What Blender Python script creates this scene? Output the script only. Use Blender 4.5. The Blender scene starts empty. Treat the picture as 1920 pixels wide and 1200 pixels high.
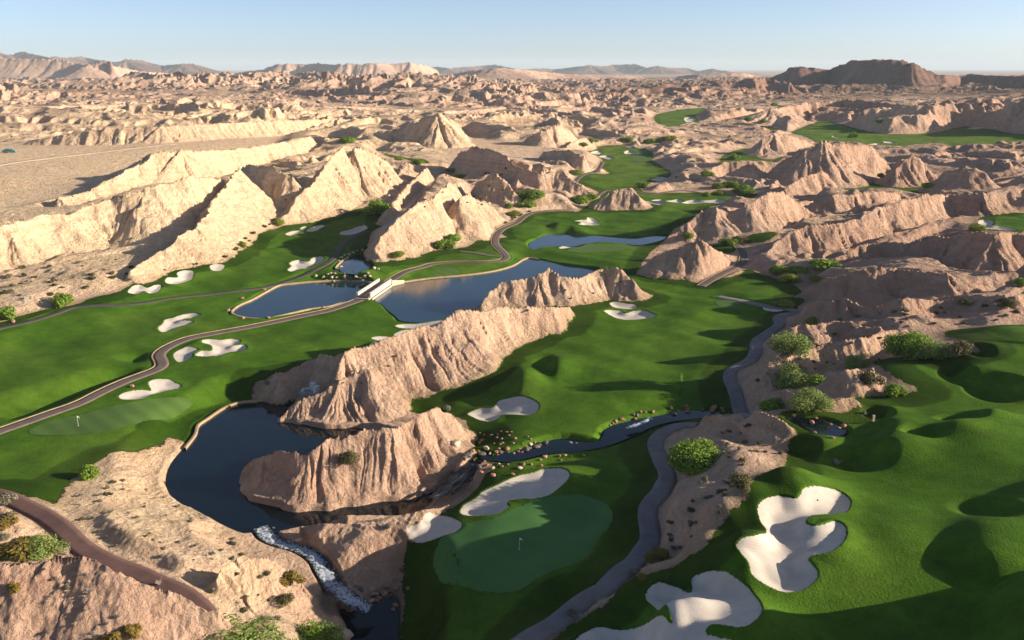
import bpy, math, random, time
import numpy as np
from mathutils import Vector
from mathutils.geometry import tessellate_polygon
T0 = time.time()
QUAL = 1.0
rng = np.random.default_rng(7)
random.seed(7)
F32 = np.float32
# ---------------------------------------------------------------- camera geometry (photograph is 1920 x 1200)
CAMH = 65.0
FPX = 960 / math.tan(math.radians(30))
PITCH = math.atan(472 / FPX)
CP, SP = math.cos(PITCH), math.sin(PITCH)
def ray(px, py):
    a = (px - 960) / FPX; b = (600 - py) / FPX
    d = np.array([a, CP + b * SP, -SP + b * CP])
    return d / math.hypot(d[0], d[1])          # unit horizontal length
def on_plane(px, py, z):
    d = ray(px, py)
    t = (CAMH - z) / max(-d[2], 1e-4)
    return np.array([d[0] * t, d[1] * t])
def Z(ox, oy):                                   # tracing window: three window pixels to one photo pixel
    return lambda pts: [(ox + x / 3.0, oy + y / 3.0) for x, y in pts]
Z1, Z2, Z3 = Z(0, 80), Z(640, 80), Z(1280, 80)
Z4, Z5, Z6 = Z(0, 420), Z(640, 420), Z(1280, 420)
Z7, Z8, Z9 = Z(0, 800), Z(640, 800), Z(1280, 800)
ZB = lambda pts: [(600 + x / 9.23, 460 + y / 9.23) for x, y in pts]
# ---------------------------------------------------------------- ground heights (photo px, photo py, metres)
BASE = [(970,1020,0),(860,1120,-.5),(1130,920,0),(1180,830,0),(1000,840,-.3),(900,870,-1),(800,930,-2.5),(690,960,-4),(1060,980,0),(800,1050,-.3),
(1240,900,.8),(1200,1050,1.2),(1060,1160,1.2),(1222,1000,1),(1230,830,.4),(700,1020,-3),(760,1100,-1),(700,1170,-7),(620,1090,-6),(560,1030,-4.9),(470,1018,-4.2),(520,1034,-4.8),(556,1052,-5.2),(585,1085,-5.8),(660,1050,-4),
(450,850,-4.5),(420,930,-4.5),(330,880,-3.5),(400,780,-3.5),(560,790,-4.3),(640,800,-4.5),(700,795,-4.5),(780,775,-4.2),(830,760,-3.6),(860,748,-2.2),(872,800,-2),(300,830,-1),(200,790,0),(50,850,0),(200,860,0),(150,930,.5),
(280,950,-2),(380,1030,-2),(450,1100,-2.5),(550,1130,-4),(500,1190,-2),(30,940,1.5),(120,1000,2),(200,1055,2),(300,1095,2),(360,1130,2),
(0,1000,3),(0,1190,5),(200,1190,5),(-200,1000,5),(-200,800,1),(-150,620,1),
(100,650,0),(0,750,0),(300,600,0),(250,690,0),(400,540,0),(550,470,.5),(640,430,.8),(120,575,1.5),(0,600,2),(60,550,4),(200,520,4),
(600,620,0),(560,650,0),(430,700,0),(700,600,0),(1200,600,0),(1250,700,0),(1050,800,0),(1000,720,.5),(1300,550,.5),(1400,600,.5),(1380,640,.5),(1370,710,.7),(1390,760,.7),
(560,560,-.8),(850,550,-.8),(1050,510,-.8),(1110,448,.2),(667,497,1.5),(690,468,3),(830,500,.3),(960,450,1),(1000,420,1.2),(1150,425,1),(1300,390,2),
(1180,320,3),(1170,285,4),(1080,390,1.5),(1250,480,0),(1250,530,.5),(1420,520,2),(1490,545,2),(1100,470,.8),
(1550,1000,12.34),(1400,1000,12.68),(1330,1000,9.48),(1260,1050,3),(1360,930,11.77),(1400,900,12.91),(1480,880,12.91),(1400,860,8.908),(1440,810,6.864),(1350,830,4.576),(1300,870,3.76),(1290,930,7.764),(1262,990,4.2),(1272,945,5.72),(1285,905,5.72),
(1200,1110,5.5),(1300,1120,12.34),(1230,1090,7),(1130,1150,4.6),(1080,1180,3),(1110,1195,5.5),(1400,1150,12.34),(1700,1000,11.9),(1900,1000,13.73),(1850,800,12.58),(1700,800,11.44),(1530,800,8.58),
(1480,800,8.008),(1600,740,9.152),(1700,690,10.87),(1850,640,13.73),(1920,620,14.87),(1560,660,5.72),(1480,690,4.004),(1450,740,3.432),(1450,650,2.288),(1600,620,8.008),(1700,600,10.3),(1900,580,12),
(1600,580,5),(1800,560,9),(1560,540,3),(1750,530,6),(2150,900,16.02),(2150,650,17.16),(2100,1150,14.87),
(1450,490,2.5),(1600,480,4),(1800,480,8),(1860,415,12),(1920,410,12),(1700,430,6),(1550,440,5),(1390,470,3),(1450,440,6),(1400,400,3),(1350,360,3),(1500,365,4),(1600,370,5),(1690,345,5),
(1580,300,5),(1700,270,6),(1850,270,7),(1500,255,7),(1900,320,10),(2100,400,14),(1270,222,10),(1200,250,8),(1100,260,7),(960,270,10),(860,280,10),(740,280,9),(650,262,14),(560,300,8),
(620,330,8),(500,330,6),(450,400,5),(350,460,5),(200,480,4),(100,500,4),(0,540,3),(720,330,8),(770,300,11),(880,320,9),(960,380,3),(900,420,2),(840,400,4),(760,440,3),(700,350,5),
(100,300,13),(0,330,12),(200,345,11),(300,270,15),(400,260,15),(200,270,14),(20,284,13.5),(60,370,9),(-100,330,12),(100,400,8),(-150,450,6),
(100,230,12),(600,210,12),(1000,200,8),(1300,190,8),(1600,210,12),(1900,220,15),(1700,180,14),(200,180,15),(600,160,10),(1000,160,5),(1300,160,5),(1900,175,18),(0,180,15),(-200,200,15),(2100,200,18),(400,150,5),(800,150,5),(1100,145,0),(1500,170,10)]
# badland relief (px, py, metres)
RELIEF = [(100,300,.15),(0,340,.3),(200,350,.3),(300,275,.2),(420,262,.4),(20,284,.1),(200,275,.1),(960,275,.6),(880,300,.6),(60,370,1.5),(150,400,1.5),(100,500,1.2),(0,540,1.2),(250,530,1.2),(300,1000,1.2),(400,1080,1.5),(200,930,1),(650,1050,2.2),
(450,420,3),(600,350,6),(700,330,6.5),(800,340,7),(900,400,3.5),(1000,350,6),(520,340,6),(620,310,6),(760,370,5),(420,320,2),(1350,850,1.5),(1300,980,1),(1450,800,1.2),(1550,650,2.4),(1600,560,3.6),(1750,540,4),(1600,620,2.5),(1850,500,4),
(1500,450,4.5),(1700,400,6),(1600,330,6),(1850,330,5),(1400,330,5.5),(1350,290,5),(1250,290,5),(1270,243,1.5),(1225,247,2.5),(1330,243,2),(1290,250,2),(1200,255,6),(1400,270,4),(1100,250,8),(960,240,9),(700,240,9),(500,225,11),(300,220,11),(100,220,10),
(0,240,8),(1000,205,13),(800,190,15),(1300,205,10),(1200,190,13),(1450,225,11),(1600,210,9),(1750,225,12),(1900,230,12),(1600,190,2.5),(1750,185,3),(1450,195,3),(600,180,17),(400,175,15),(200,185,13),(100,160,10),(300,200,3),(500,195,4),(100,195,4),
(600,160,16),(900,170,16),(1000,155,5),(1100,150,5),(1300,160,12),(1800,170,16),(1900,160,16),(0,150,10),(400,145,5),(1200,140,4),(-200,250,8),(2100,250,12),(800,150,10)]
# rock tone (0 pale cream, 1 dark red brown)
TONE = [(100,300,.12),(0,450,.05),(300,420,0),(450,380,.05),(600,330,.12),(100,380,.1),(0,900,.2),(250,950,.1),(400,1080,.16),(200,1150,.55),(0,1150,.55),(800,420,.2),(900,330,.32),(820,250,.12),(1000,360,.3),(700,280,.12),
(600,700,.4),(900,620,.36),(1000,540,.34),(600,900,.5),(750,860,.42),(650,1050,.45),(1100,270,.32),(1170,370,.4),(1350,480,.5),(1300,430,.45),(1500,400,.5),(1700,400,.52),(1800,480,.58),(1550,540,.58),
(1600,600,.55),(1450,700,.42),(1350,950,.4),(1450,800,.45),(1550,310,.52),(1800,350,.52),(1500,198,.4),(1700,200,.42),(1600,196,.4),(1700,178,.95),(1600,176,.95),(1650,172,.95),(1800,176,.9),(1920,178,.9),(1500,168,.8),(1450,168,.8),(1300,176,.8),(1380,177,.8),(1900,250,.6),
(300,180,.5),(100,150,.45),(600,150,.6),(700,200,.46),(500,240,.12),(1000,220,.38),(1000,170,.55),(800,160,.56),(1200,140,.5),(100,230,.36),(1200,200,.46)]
# ---------------------------------------------------------------- grass outlines
GRASS = {
'valley': [(-420,650),(0,607),(33,590),(100,577),(140,572),(173,560),(217,552),(233,540),(253,530),(290,527),(310,513),(333,507),(360,498),(400,497),(430,490),(450,470),(463,453),(483,440),(520,425),(545,420),(593,417),(610,410),(640,400),(673,390),(700,392),(727,402),(724,420),(700,432),(692,450),(690,470),(700,482),(697,497),(723,487),(750,483),(787,482),(790,473),(820,470),(857,467),(880,460),(897,450),(923,433),(950,420),(987,402),(1010,397),(1070,395),(1085,398),(1105,380),(1130,367),(1117,357),(1083,345),(1077,340),(1095,325),(1127,310),(1130,297),(1107,287),(1097,280),(1120,273),(1180,272),(1207,293),(1233,307),(1257,320),(1260,330),(1222,343),(1200,351),(1205,361),(1250,362),(1320,360),(1365,366),(1430,361),(1397,378),(1340,384),(1320,395),(1300,410),(1270,425),(1247,440),(1243,455),(1222,467),(1202,495),(1203,507),(1233,520),(1280,527),(1313,532),(1330,527),(1395,502),(1440,517),(1493,533),(1507,553),(1510,565),(1493,577),(1490,586),(1453,595),(1462,610),(1447,624),(1412,642),(1413,667),(1360,693),(1358,717),(1392,772),(1330,790),(1280,788),(1240,800),(1222,810),(1218,835),(1236,870),(1250,890),(1240,910),(1212,940),(1205,960),(1217,1000),(1195,1038),(1145,1082),(1075,1132),(1000,1185),(940,1240),(900,1290),(743,1290),(743,1197),(743,1110),(757,1077),(753,1040),(750,1003),(767,977),(823,953),(857,940),(893,910),(905,893),(930,880),(900,868),(884,845),(883,797),(843,775),(760,770),(640,715),(560,735),(530,750),(480,752),(447,756),(420,766),(390,786),(370,802),(366,812),(315,800),(303,815),(280,824),(245,846),(205,852),(150,885),(125,915),(105,948),(80,938),(20,925),(-300,915),(-420,800)],
'terrace': [(1867,612),(1813,615),(1773,622),(1766,628),(1800,640),(1850,652),(1815,655),(1800,672),(1743,668),(1640,672),(1637,683),(1657,697),(1690,717),(1727,730),(1680,743),(1627,740),(1593,753),(1597,772),(1560,778),(1507,777),(1470,783),(1447,803),(1477,807),(1480,823),(1473,860),(1470,883),(1420,883),(1407,910),(1390,947),(1363,967),(1330,1007),(1323,1030),(1280,1050),(1227,1077),(1173,1083),(1167,1100),(1140,1127),(1107,1153),(1073,1163),(1045,1185),(1000,1240),(1000,1400),(2500,1400),(2400,600),(1920,608)],
'far course': [(1480,249),(1493,243),(1533,227),(1557,227),(1600,240),(1653,252),(1700,252),(1753,249),(1800,237),(1845,240),(1920,254),(2100,257),(2100,290),(1920,284),(1857,280),(1797,287),(1713,284),(1653,280),(1580,277),(1533,270),(1513,257)],
'high course': [(1223,222),(1233,213),(1280,204),(1330,202),(1315,213),(1300,216),(1313,227),(1308,234),(1267,238),(1240,241)],
'shaded valley': [(1347,300),(1360,287),(1410,275),(1417,292),(1440,302),(1470,292),(1485,296),(1470,305),(1420,313),(1385,320),(1352,322)],
'side valley': [(1562,357),(1620,350),(1640,340),(1680,345),(1736,343),(1748,342),(1742,364),(1715,368),(1680,361),(1634,357),(1575,366)],
'upper patch': [(1832,412),(1855,400),(1920,398),(2050,398),(2050,440),(1920,438),(1848,434),(1832,426)],
'tee patch': [(1392,450),(1413,438),(1447,434),(1460,438),(1447,450),(1427,457),(1393,457)],
'spur tee': [(1333,458),(1377,460),(1382,470),(1360,478),(1338,468)],
'slope patch': [(1493,376),(1513,372),(1512,383),(1499,384)],
'hilltop patch': [(600,258),(640,257),(672,266),(660,274),(620,266)],
'ledge strip': [(705,281),(730,290),(765,296),(800,300),(806,308),(785,312),(765,300),(740,297)],
'gully strip': [(822,322),(850,330),(868,342),(880,346),(862,350),(845,342)],
'meadow strip': [(1410,236),(1440,236),(1472,246),(1465,250),(1430,243)],
}
# ---------------------------------------------------------------- still water: outline, height
WATER = [
('pond', Z4([(1310,490),(1350,460),(1420,430),(1500,385),(1570,350),(1640,340),(1740,330),(1880,322)]) + [(667,528),(690,530),(700,536),(682,551),(665,564),(634,571),(617,576),(580,581),(540,590),(503,598),(480,599),(453,596),(437,590)], -.8, 'long blue pond left of the white bridge'),
('pond', [(705,562),(720,572),(727,580),(743,592),(753,601),(783,604),(817,602),(847,592),(873,584),(900,574),(940,562),(1000,548),(1080,532),(1117,509),(1090,502),(1057,498),(1025,491),(997,485),(983,487),(960,500),(923,510),(873,517),(807,523),(757,530),(735,534),(712,545)], -.8, 'large dark blue pond right of the white bridge, behind the central ridge'),
('pond', [(993,457),(1010,448),(1030,440),(1073,440),(1133,443),(1183,445),(1240,442),(1246,446),(1233,452),(1200,459),(1173,457),(1133,453),(1103,456),(1073,462),(1043,463),(1017,465),(1000,468)], .2, 'narrow pale blue pond behind the island green'),
('pond', ZB([(270,400),(370,290),(480,230),(650,180),(900,210),(830,310),(860,380),(760,440),(620,490),(530,490),(420,470),(340,430)]), 1.5, 'small pond above the boulder weir near the bridge'),
('pond', ZB([(810,90),(870,20),(1000,0),(1130,40),(1080,90),(990,110),(870,100)]), 3.2, 'tiny brown pond at the foot of the pale hill'),
('pond', [(367,817),(372,800),(390,787),(420,767),(447,757),(480,754),(517,753),(560,757),(660,800),(760,830),(840,850),(845,900),(840,925),(770,962),(690,972),(620,982),(560,988),(520,998),(500,1000),(477,1001),(452,1001),(410,984),(370,961),(333,938),(317,918),(315,897),(327,867),(347,843)], -4.7, 'dark navy pond between the tan ridges, lower left'),
('stream', [(905,850),(923,858),(940,852),(975,845),(1007,833),(1053,823),(1113,829),(1130,820),(1135,808),(1152,798),(1175,791),(1233,780),(1280,771),(1313,771),(1357,775),(1357,780),(1307,784),(1250,792),(1215,803),(1200,811),(1170,824),(1133,837),(1083,846),(1030,850),(1000,856),(957,866),(930,864),(905,860)], -.55, 'dark stream crossing below the fairway beside the near green'),
('pond', [(1480,784),(1513,786),(1540,788),(1567,798),(1582,808),(1570,817),(1533,811),(1507,799)], 8.3, 'tiny dark pond with red rocks on the upper terrace'),
('pond', [(640,1143),(660,1150),(690,1125),(722,1112),(742,1125),(742,1197),(742,1250),(640,1250),(655,1190),(650,1165)], -8.0, 'dark pool below the white cascade at the bottom edge'),
]
# running white water: centre line with half widths (photo px)
RAPIDS = [
('rapids', [(487,985,11),(500,1002,13),(520,1014,11),(548,1022,11),(575,1030,12),(597,1046,12),(605,1062,13),(618,1080,14),(632,1100,15),(648,1116,16),(668,1126,15),(692,1140,14)], 'white foaming cascade tumbling down to the bottom pool'),
('rapids', [(1222,781,5),(1208,788,6),(1192,795,6),(1176,800,4)], 'white riffle in the upper stream below the fairway'),
('rapids', [(895,862,10),(868,885,14),(840,912,13),(812,932,10)], 'dark rocky cascade falling between the boulders to the navy pond'),
]
# ---------------------------------------------------------------- sand bunkers: outline, label
BUNKER = [
(Z4([(720,390),(745,350),(790,340),(830,358),(870,338),(905,342),(905,360),(885,385),(840,392),(810,380),(770,398)]), 'white winged sand bunker at the left desert edge, leftmost of that row'),
(Z4([(928,320),(945,303),(1000,300),(995,280),(1030,267),(1080,270),(1090,285),(1080,310),(1030,325),(990,338),(945,335)]), 'white heart-like sand bunker between the winged one and the small round one'),
(Z4([(1180,245),(1210,228),(1255,230),(1262,243),(1240,262),(1195,264)]), 'small round sand bunker alone at the foot of the pale left hill'),
(Z4([(1618,262),(1640,243),(1630,225),(1680,205),(1735,213),(1760,187),(1810,183),(1822,200),(1800,222),(1770,232),(1740,250),(1690,258),(1650,268)]), 'three-lobed sand bunker beside the thin cart path left of the small pond'),
(Z4([(1605,55),(1640,38),(1680,32),(1700,15),(1725,10),(1715,30),(1680,48),(1640,64)]), 'slim sand bunker below the left hill, left one of the close pair'),
(Z4([(1715,38),(1750,20),(1790,5),(1825,8),(1800,30),(1760,45)]), 'slim sand bunker below the left hill, right one of the close pair'),
(Z2([(0,1065),(50,1050),(100,1035),(130,1027),(148,1045),(120,1062),(80,1078),(20,1085),(-10,1080)]), 'ragged sand bunker just below the big round tree by the left hill'),
(Z4([(890,590),(915,568),(930,545),(980,535),(1030,515),(1080,506),(1125,512),(1110,530),(1060,540),(1020,548),(1085,552),(1080,565),(1020,580),(960,600),(910,608)]), 'forked sand bunker left of the long blue pond'),
(Z4([(975,740),(1000,715),(1050,697),(1080,700),(1118,712),(1090,735),(1090,755),(1050,772),(1000,777)]), 'smaller left sand bunker touching the big four-lobed one below the cart path'),
(Z4([(1096,742),(1130,718),(1190,716),(1190,690),(1135,678),(1170,660),(1250,658),(1300,645),(1350,652),(1345,675),(1310,690),(1370,680),(1390,700),(1370,720),(1290,730),(1250,750),(1180,757),(1110,755)]), 'big four-lobed sand bunker at the edge of the ridge shadow below the cart path'),
(Z4([(668,975),(690,955),(740,940),(800,935),(850,935),(835,900),(870,878),(950,875),(985,890),(1018,905),(1010,918),(950,930),(890,950),(850,962),(790,985),(700,990)]), 'long two-lobed sand bunker behind the lower left putting green'),
(Z5([(305,570),(340,552),(430,548),(575,540),(575,552),(540,575),(490,595),(400,592),(330,585)]), 'flat sand beach touching the dark blue pond behind the central ridge'),
(Z5([(295,620),(320,605),(380,593),(440,597),(400,610),(340,628)]), 'upper sliver of shaded sand behind the central ridge'),
(Z5([(170,645),(200,632),(250,628),(310,635),(300,648),(230,655)]), 'middle sliver of shaded sand behind the central ridge'),
(Z5([(160,680),(185,660),(250,658),(300,655),(250,672),(190,695)]), 'lowest sliver of shaded sand behind the central ridge'),
(Z5([(1510,440),(1540,433),(1610,445),(1650,450),(1665,462),(1645,475),(1590,470),(1530,462)]), 'thin upper sand bunker right of the twin-peaked central rock'),
(Z5([(1478,492),(1510,480),(1570,485),(1600,500),(1640,490),(1700,490),(1740,507),(1770,520),(1750,532),(1700,540),(1640,545),(1590,540),(1530,525)]), 'wide lower sand bunker right of the twin-peaked central rock'),
(Z5([(710,1065),(740,1045),(800,1030),(860,1025),(880,995),(920,977),(1000,973),(1060,985),(1105,1010),(1112,1035),(1090,1060),(1040,1070),(960,1068),(910,1070),(880,1090),(830,1105),(760,1095)]), 'bright white kidney sand bunker at the lower end of the middle fairway'),
(Z8([(668,480),(690,440),(760,405),(800,370),(870,340),(940,305),(1010,275),(1090,255),(1140,235),(1230,237),(1275,260),(1282,295),(1260,325),(1220,350),(1170,385),(1090,403),(1010,405),(950,413),(935,430),(945,450),(900,485),(850,500),(760,505),(700,500)]), 'long grey shaded sand bunker along the near putting green'),
(Z8([(367,605),(390,580),(440,565),(450,530),(490,497),(560,490),(620,505),(670,535),(677,560),(660,585),(610,608),(530,622),(440,627),(390,622)]), 'small heart-shaped sand bunker left of the near putting green'),
(Z9([(420,470),(430,430),(470,400),(540,385),(600,397),(640,402),(660,380),(680,350),(730,333),(790,338),(870,360),(920,390),(945,430),(935,470),(910,490),(840,500),(780,502),(720,508),(695,530),(700,550),(740,560),(800,548),(850,535),(890,545),(918,575),(920,620),(900,660),(860,695),(810,718),(740,728),(710,745),(720,770),(750,800),(762,840),(740,880),(690,920),(630,938),(560,938),(490,910),(420,870),(385,830),(370,770),(330,720),(300,680),(310,650),(350,625),(420,612),(465,600),(468,580),(440,540)]), 'largest sand bunker, many-fingered, on the right terrace in the foreground'),
([(1060,1215),(1083,1195),(1110,1180),(1160,1182),(1215,1167),(1255,1165),(1258,1158),(1230,1145),(1213,1130),(1210,1115),(1225,1098),(1243,1095),(1270,1102),(1293,1112),(1297,1105),(1296,1088),(1310,1077),(1345,1070),(1375,1080),(1405,1105),(1425,1130),(1428,1150),(1410,1170),(1385,1178),(1340,1172),(1325,1180),(1330,1190),(1390,1210),(1390,1260),(1083,1260)], 'sprawling sand bunker cut off by the bottom edge of the picture'),
(Z2([(1310,1005),(1345,1000),(1380,998),(1385,987),(1420,990),(1440,998),(1450,1005),(1428,1012),(1465,1020),(1440,1030),(1380,1032),(1335,1025),(1350,1015)]), 'small ragged sand bunker in front of the round cone hill'),
(Z2([(1690,890),(1740,890),(1815,905),(1810,917),(1760,912)]), 'leftmost of the narrow sand strips right of the cone hill'),
(Z2([(1745,885),(1800,878),(1830,890),(1890,880),(1930,895),(1860,902)]), 'middle one of the narrow sand strips right of the cone hill'),
(Z3([(0,905),(10,892),(60,885),(120,890),(200,885),(250,895),(240,903),(130,900)]), 'longest, rightmost sand strip below the dark trees right of the cone hill'),
(Z2([(1400,620),(1440,607),(1475,618),(1450,628)]), 'upper left tiny bunker on the far upper fairway'),
(Z2([(1450,640),(1500,637),(1535,655),(1500,658)]), 'lower left tiny bunker on the far upper fairway'),
(Z2([(1590,615),(1620,606),(1655,620),(1630,628),(1600,626)]), 'tiny bunker at the back of the far upper fairway'),
(Z2([(1740,770),(1800,756),(1835,765),(1800,780)]), 'shaded bunker at the right edge of the far upper fairway'),
(Z5([(1225,130),(1280,115),(1330,105),(1385,108),(1360,122),(1300,131),(1240,137)]), 'thin sand strip on the pond side of the island green'),
(Z6([(450,475),(490,473),(560,483),(555,495),(470,489)]), 'thin white sand strip beside the right-hand cart path junction'),
(Z3([(1660,1005),(1690,995),(1750,1005),(1740,1025),(1790,1030),(1880,1050),(1840,1062),(1760,1055),(1680,1040)]), 'pale shaded bunker on the high patch at the right picture edge'),
(Z3([(10,425),(40,420),(75,432),(60,446),(20,445)]), 'small bunker on the highest far green, top of the course'),
(Z3([(1040,578),(1080,567),(1115,570),(1070,583)]), 'left one of two small bunkers on the far right fairway'),
(Z3([(1120,585),(1165,582),(1170,592),(1130,593)]), 'lower one of two small bunkers on the far right fairway'),
(Z3([(1130,557),(1185,557),(1190,564),(1140,565)]), 'back bunker on the far right fairway'),
(Z3([(840,525),(885,532),(890,540),(850,535)]), 'tiny bunker left on the far right fairway'),
(Z3([(1600,483),(1640,476),(1690,480),(1650,488)]), 'tiny bunker at the upper far right fairway'),
]
GREEN = [
(Z8([(515,690),(530,650),(600,600),(700,550),(830,525),(900,500),(960,470),(1030,435),(1120,410),(1250,388),(1370,390),(1460,420),(1515,465),(1527,510),(1510,560),(1460,620),(1420,680),(1400,720),(1330,770),(1200,810),(1120,850),(1050,895),(970,930),(850,938),(730,915),(640,875),(560,800)]), 'smooth green shaded putting green with a white flag in the foreground'),
(Z4([(160,1180),(220,1130),(330,1095),(450,1070),(600,1030),(760,1000),(900,980),(1020,970),(1075,975),(1080,995),(1040,1030),(950,1075),(800,1115),(640,1160),(480,1185),(300,1190)]), 'pale striped putting green with a flag at the lower left'),
(Z5([(1270,150),(1330,125),(1400,112),(1560,118),(1600,130),(1590,150),(1480,158),(1350,162)]), 'island putting green beside the narrow pond'),
(Z6([(185,440),(220,430),(290,432),(328,450),(325,468),(270,477),(210,468)]), 'small round tee green by the right cart path'),
(Z5([(510,265),(560,250),(640,248),(665,262),(620,278),(540,282)]), 'small tee mound between path and pond shore'),
(Z2([(1620,600),(1660,590),(1720,610),(1760,650),(1700,670),(1640,660)]), 'back of the far upper fairway'),
]
# ---------------------------------------------------------------- cart paths: centre line (px,py), width in metres
PATHS = [
('cart_path', Z4([(-60,600),(0,585),(150,555),(280,515),(400,470),(500,460),(680,455),(820,445),(1000,410),(1180,395),(1340,375),(1480,350),(1600,310),(1740,270),(1830,235),(1880,190),(1920,130)]) + [(650,453),(664,442),(690,434)], 2.4, 'A', 'narrow dark cart path along the left desert edge'),
('cart_path', Z4([(-200,1240),(0,1165),(130,1120),(300,1060),(450,1010),(560,950),(690,890),(800,850),(870,825),(915,800),(910,770),(890,740),(920,705),(1000,665),(1070,640),(1180,620),(1350,590),(1500,560),(1700,515),(1830,490)]) + [(632,576),(665,563),(686,553)], 2.9, 'B', 'purple-grey cart path with tan kerb running from the lower left to the bridge'),
('cart_path', [(718,526),(741,515),(769,506),(800,499),(807,495),(853,491),(907,491),(937,488),(948,483),(950,478),(937,467),(928,457),(930,443),(940,430),(967,420),(983,405),(1000,398),(1040,394),(1068,394)], 2.9, 'B', 'purple-grey winding cart path from the bridge up past the pale hill'),
('cart_path', [(937,481),(915,479),(890,474),(862,471)], 2.4, 'B', 'short cart path spur branching off behind the pond lawn'),
('cart_path', [(1315,537),(1333,525),(1367,507),(1390,496),(1396,484),(1390,467),(1378,457)], 2.6, 'B', 'curved cart path climbing the small spur hill at right'),
('cart_path', [(1347,557),(1390,564),(1440,575),(1493,580),(1495,585),(1467,591),(1457,599),(1465,608),(1440,625),(1417,640),(1417,667),(1400,680),(1370,693),(1367,713),(1382,740),(1402,774),(1412,790)], 2.9, 'E', 'grey cart path curving along the shaded edge of the middle fairway'),
('cart_path', [(1305,792),(1275,793),(1243,806),(1225,828),(1240,868),(1254,890),(1245,912),(1220,940),(1212,965),(1223,1000),(1205,1040),(1155,1085),(1085,1135),(1015,1182),(930,1245),(860,1310)], 2.9, 'E', 'grey cart path winding between the near putting green and the rock band'),
('cart_path', Z7([(-120,360),(30,388),(110,430),(250,500),(370,590),(450,680),(600,760),(750,820),(900,880),(1020,940),(1110,1000),(1150,1060)]), 3.1, 'F', 'dark red-brown cart path around the foreground hill at bottom left'),
('cart_path', Z2([(1310,795),(1340,755),(1380,735),(1440,720),(1463,690),(1470,670)]), 2.6, 'B', 'cart path at the left edge of the far upper fairway'),
('cart_path', Z2([(1440,860),(1465,845),(1485,828)]) + [(1190,358),(1215,365),(1240,362),(1280,356),(1320,362)], 2.4, 'B', 'thin cart path behind the round cone hill'),
('dirt_track', Z2([(600,745),(560,765),(500,800),(440,850),(380,920),(300,1000),(235,1045)]), 2.6, 'T', 'pale rough dirt track running down between the central pale hills'),
('dirt_track', [(-60,318),(60,300),(160,288),(240,279),(330,270)], 5, 'T', 'pale dirt track across the graded flat at the far left'),
('dirt_track', [(860,290),(905,287),(940,289),(965,294),(1000,297)], 4, 'T', 'curved dirt track in the graded hollow below the tall cone'),
]
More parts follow.
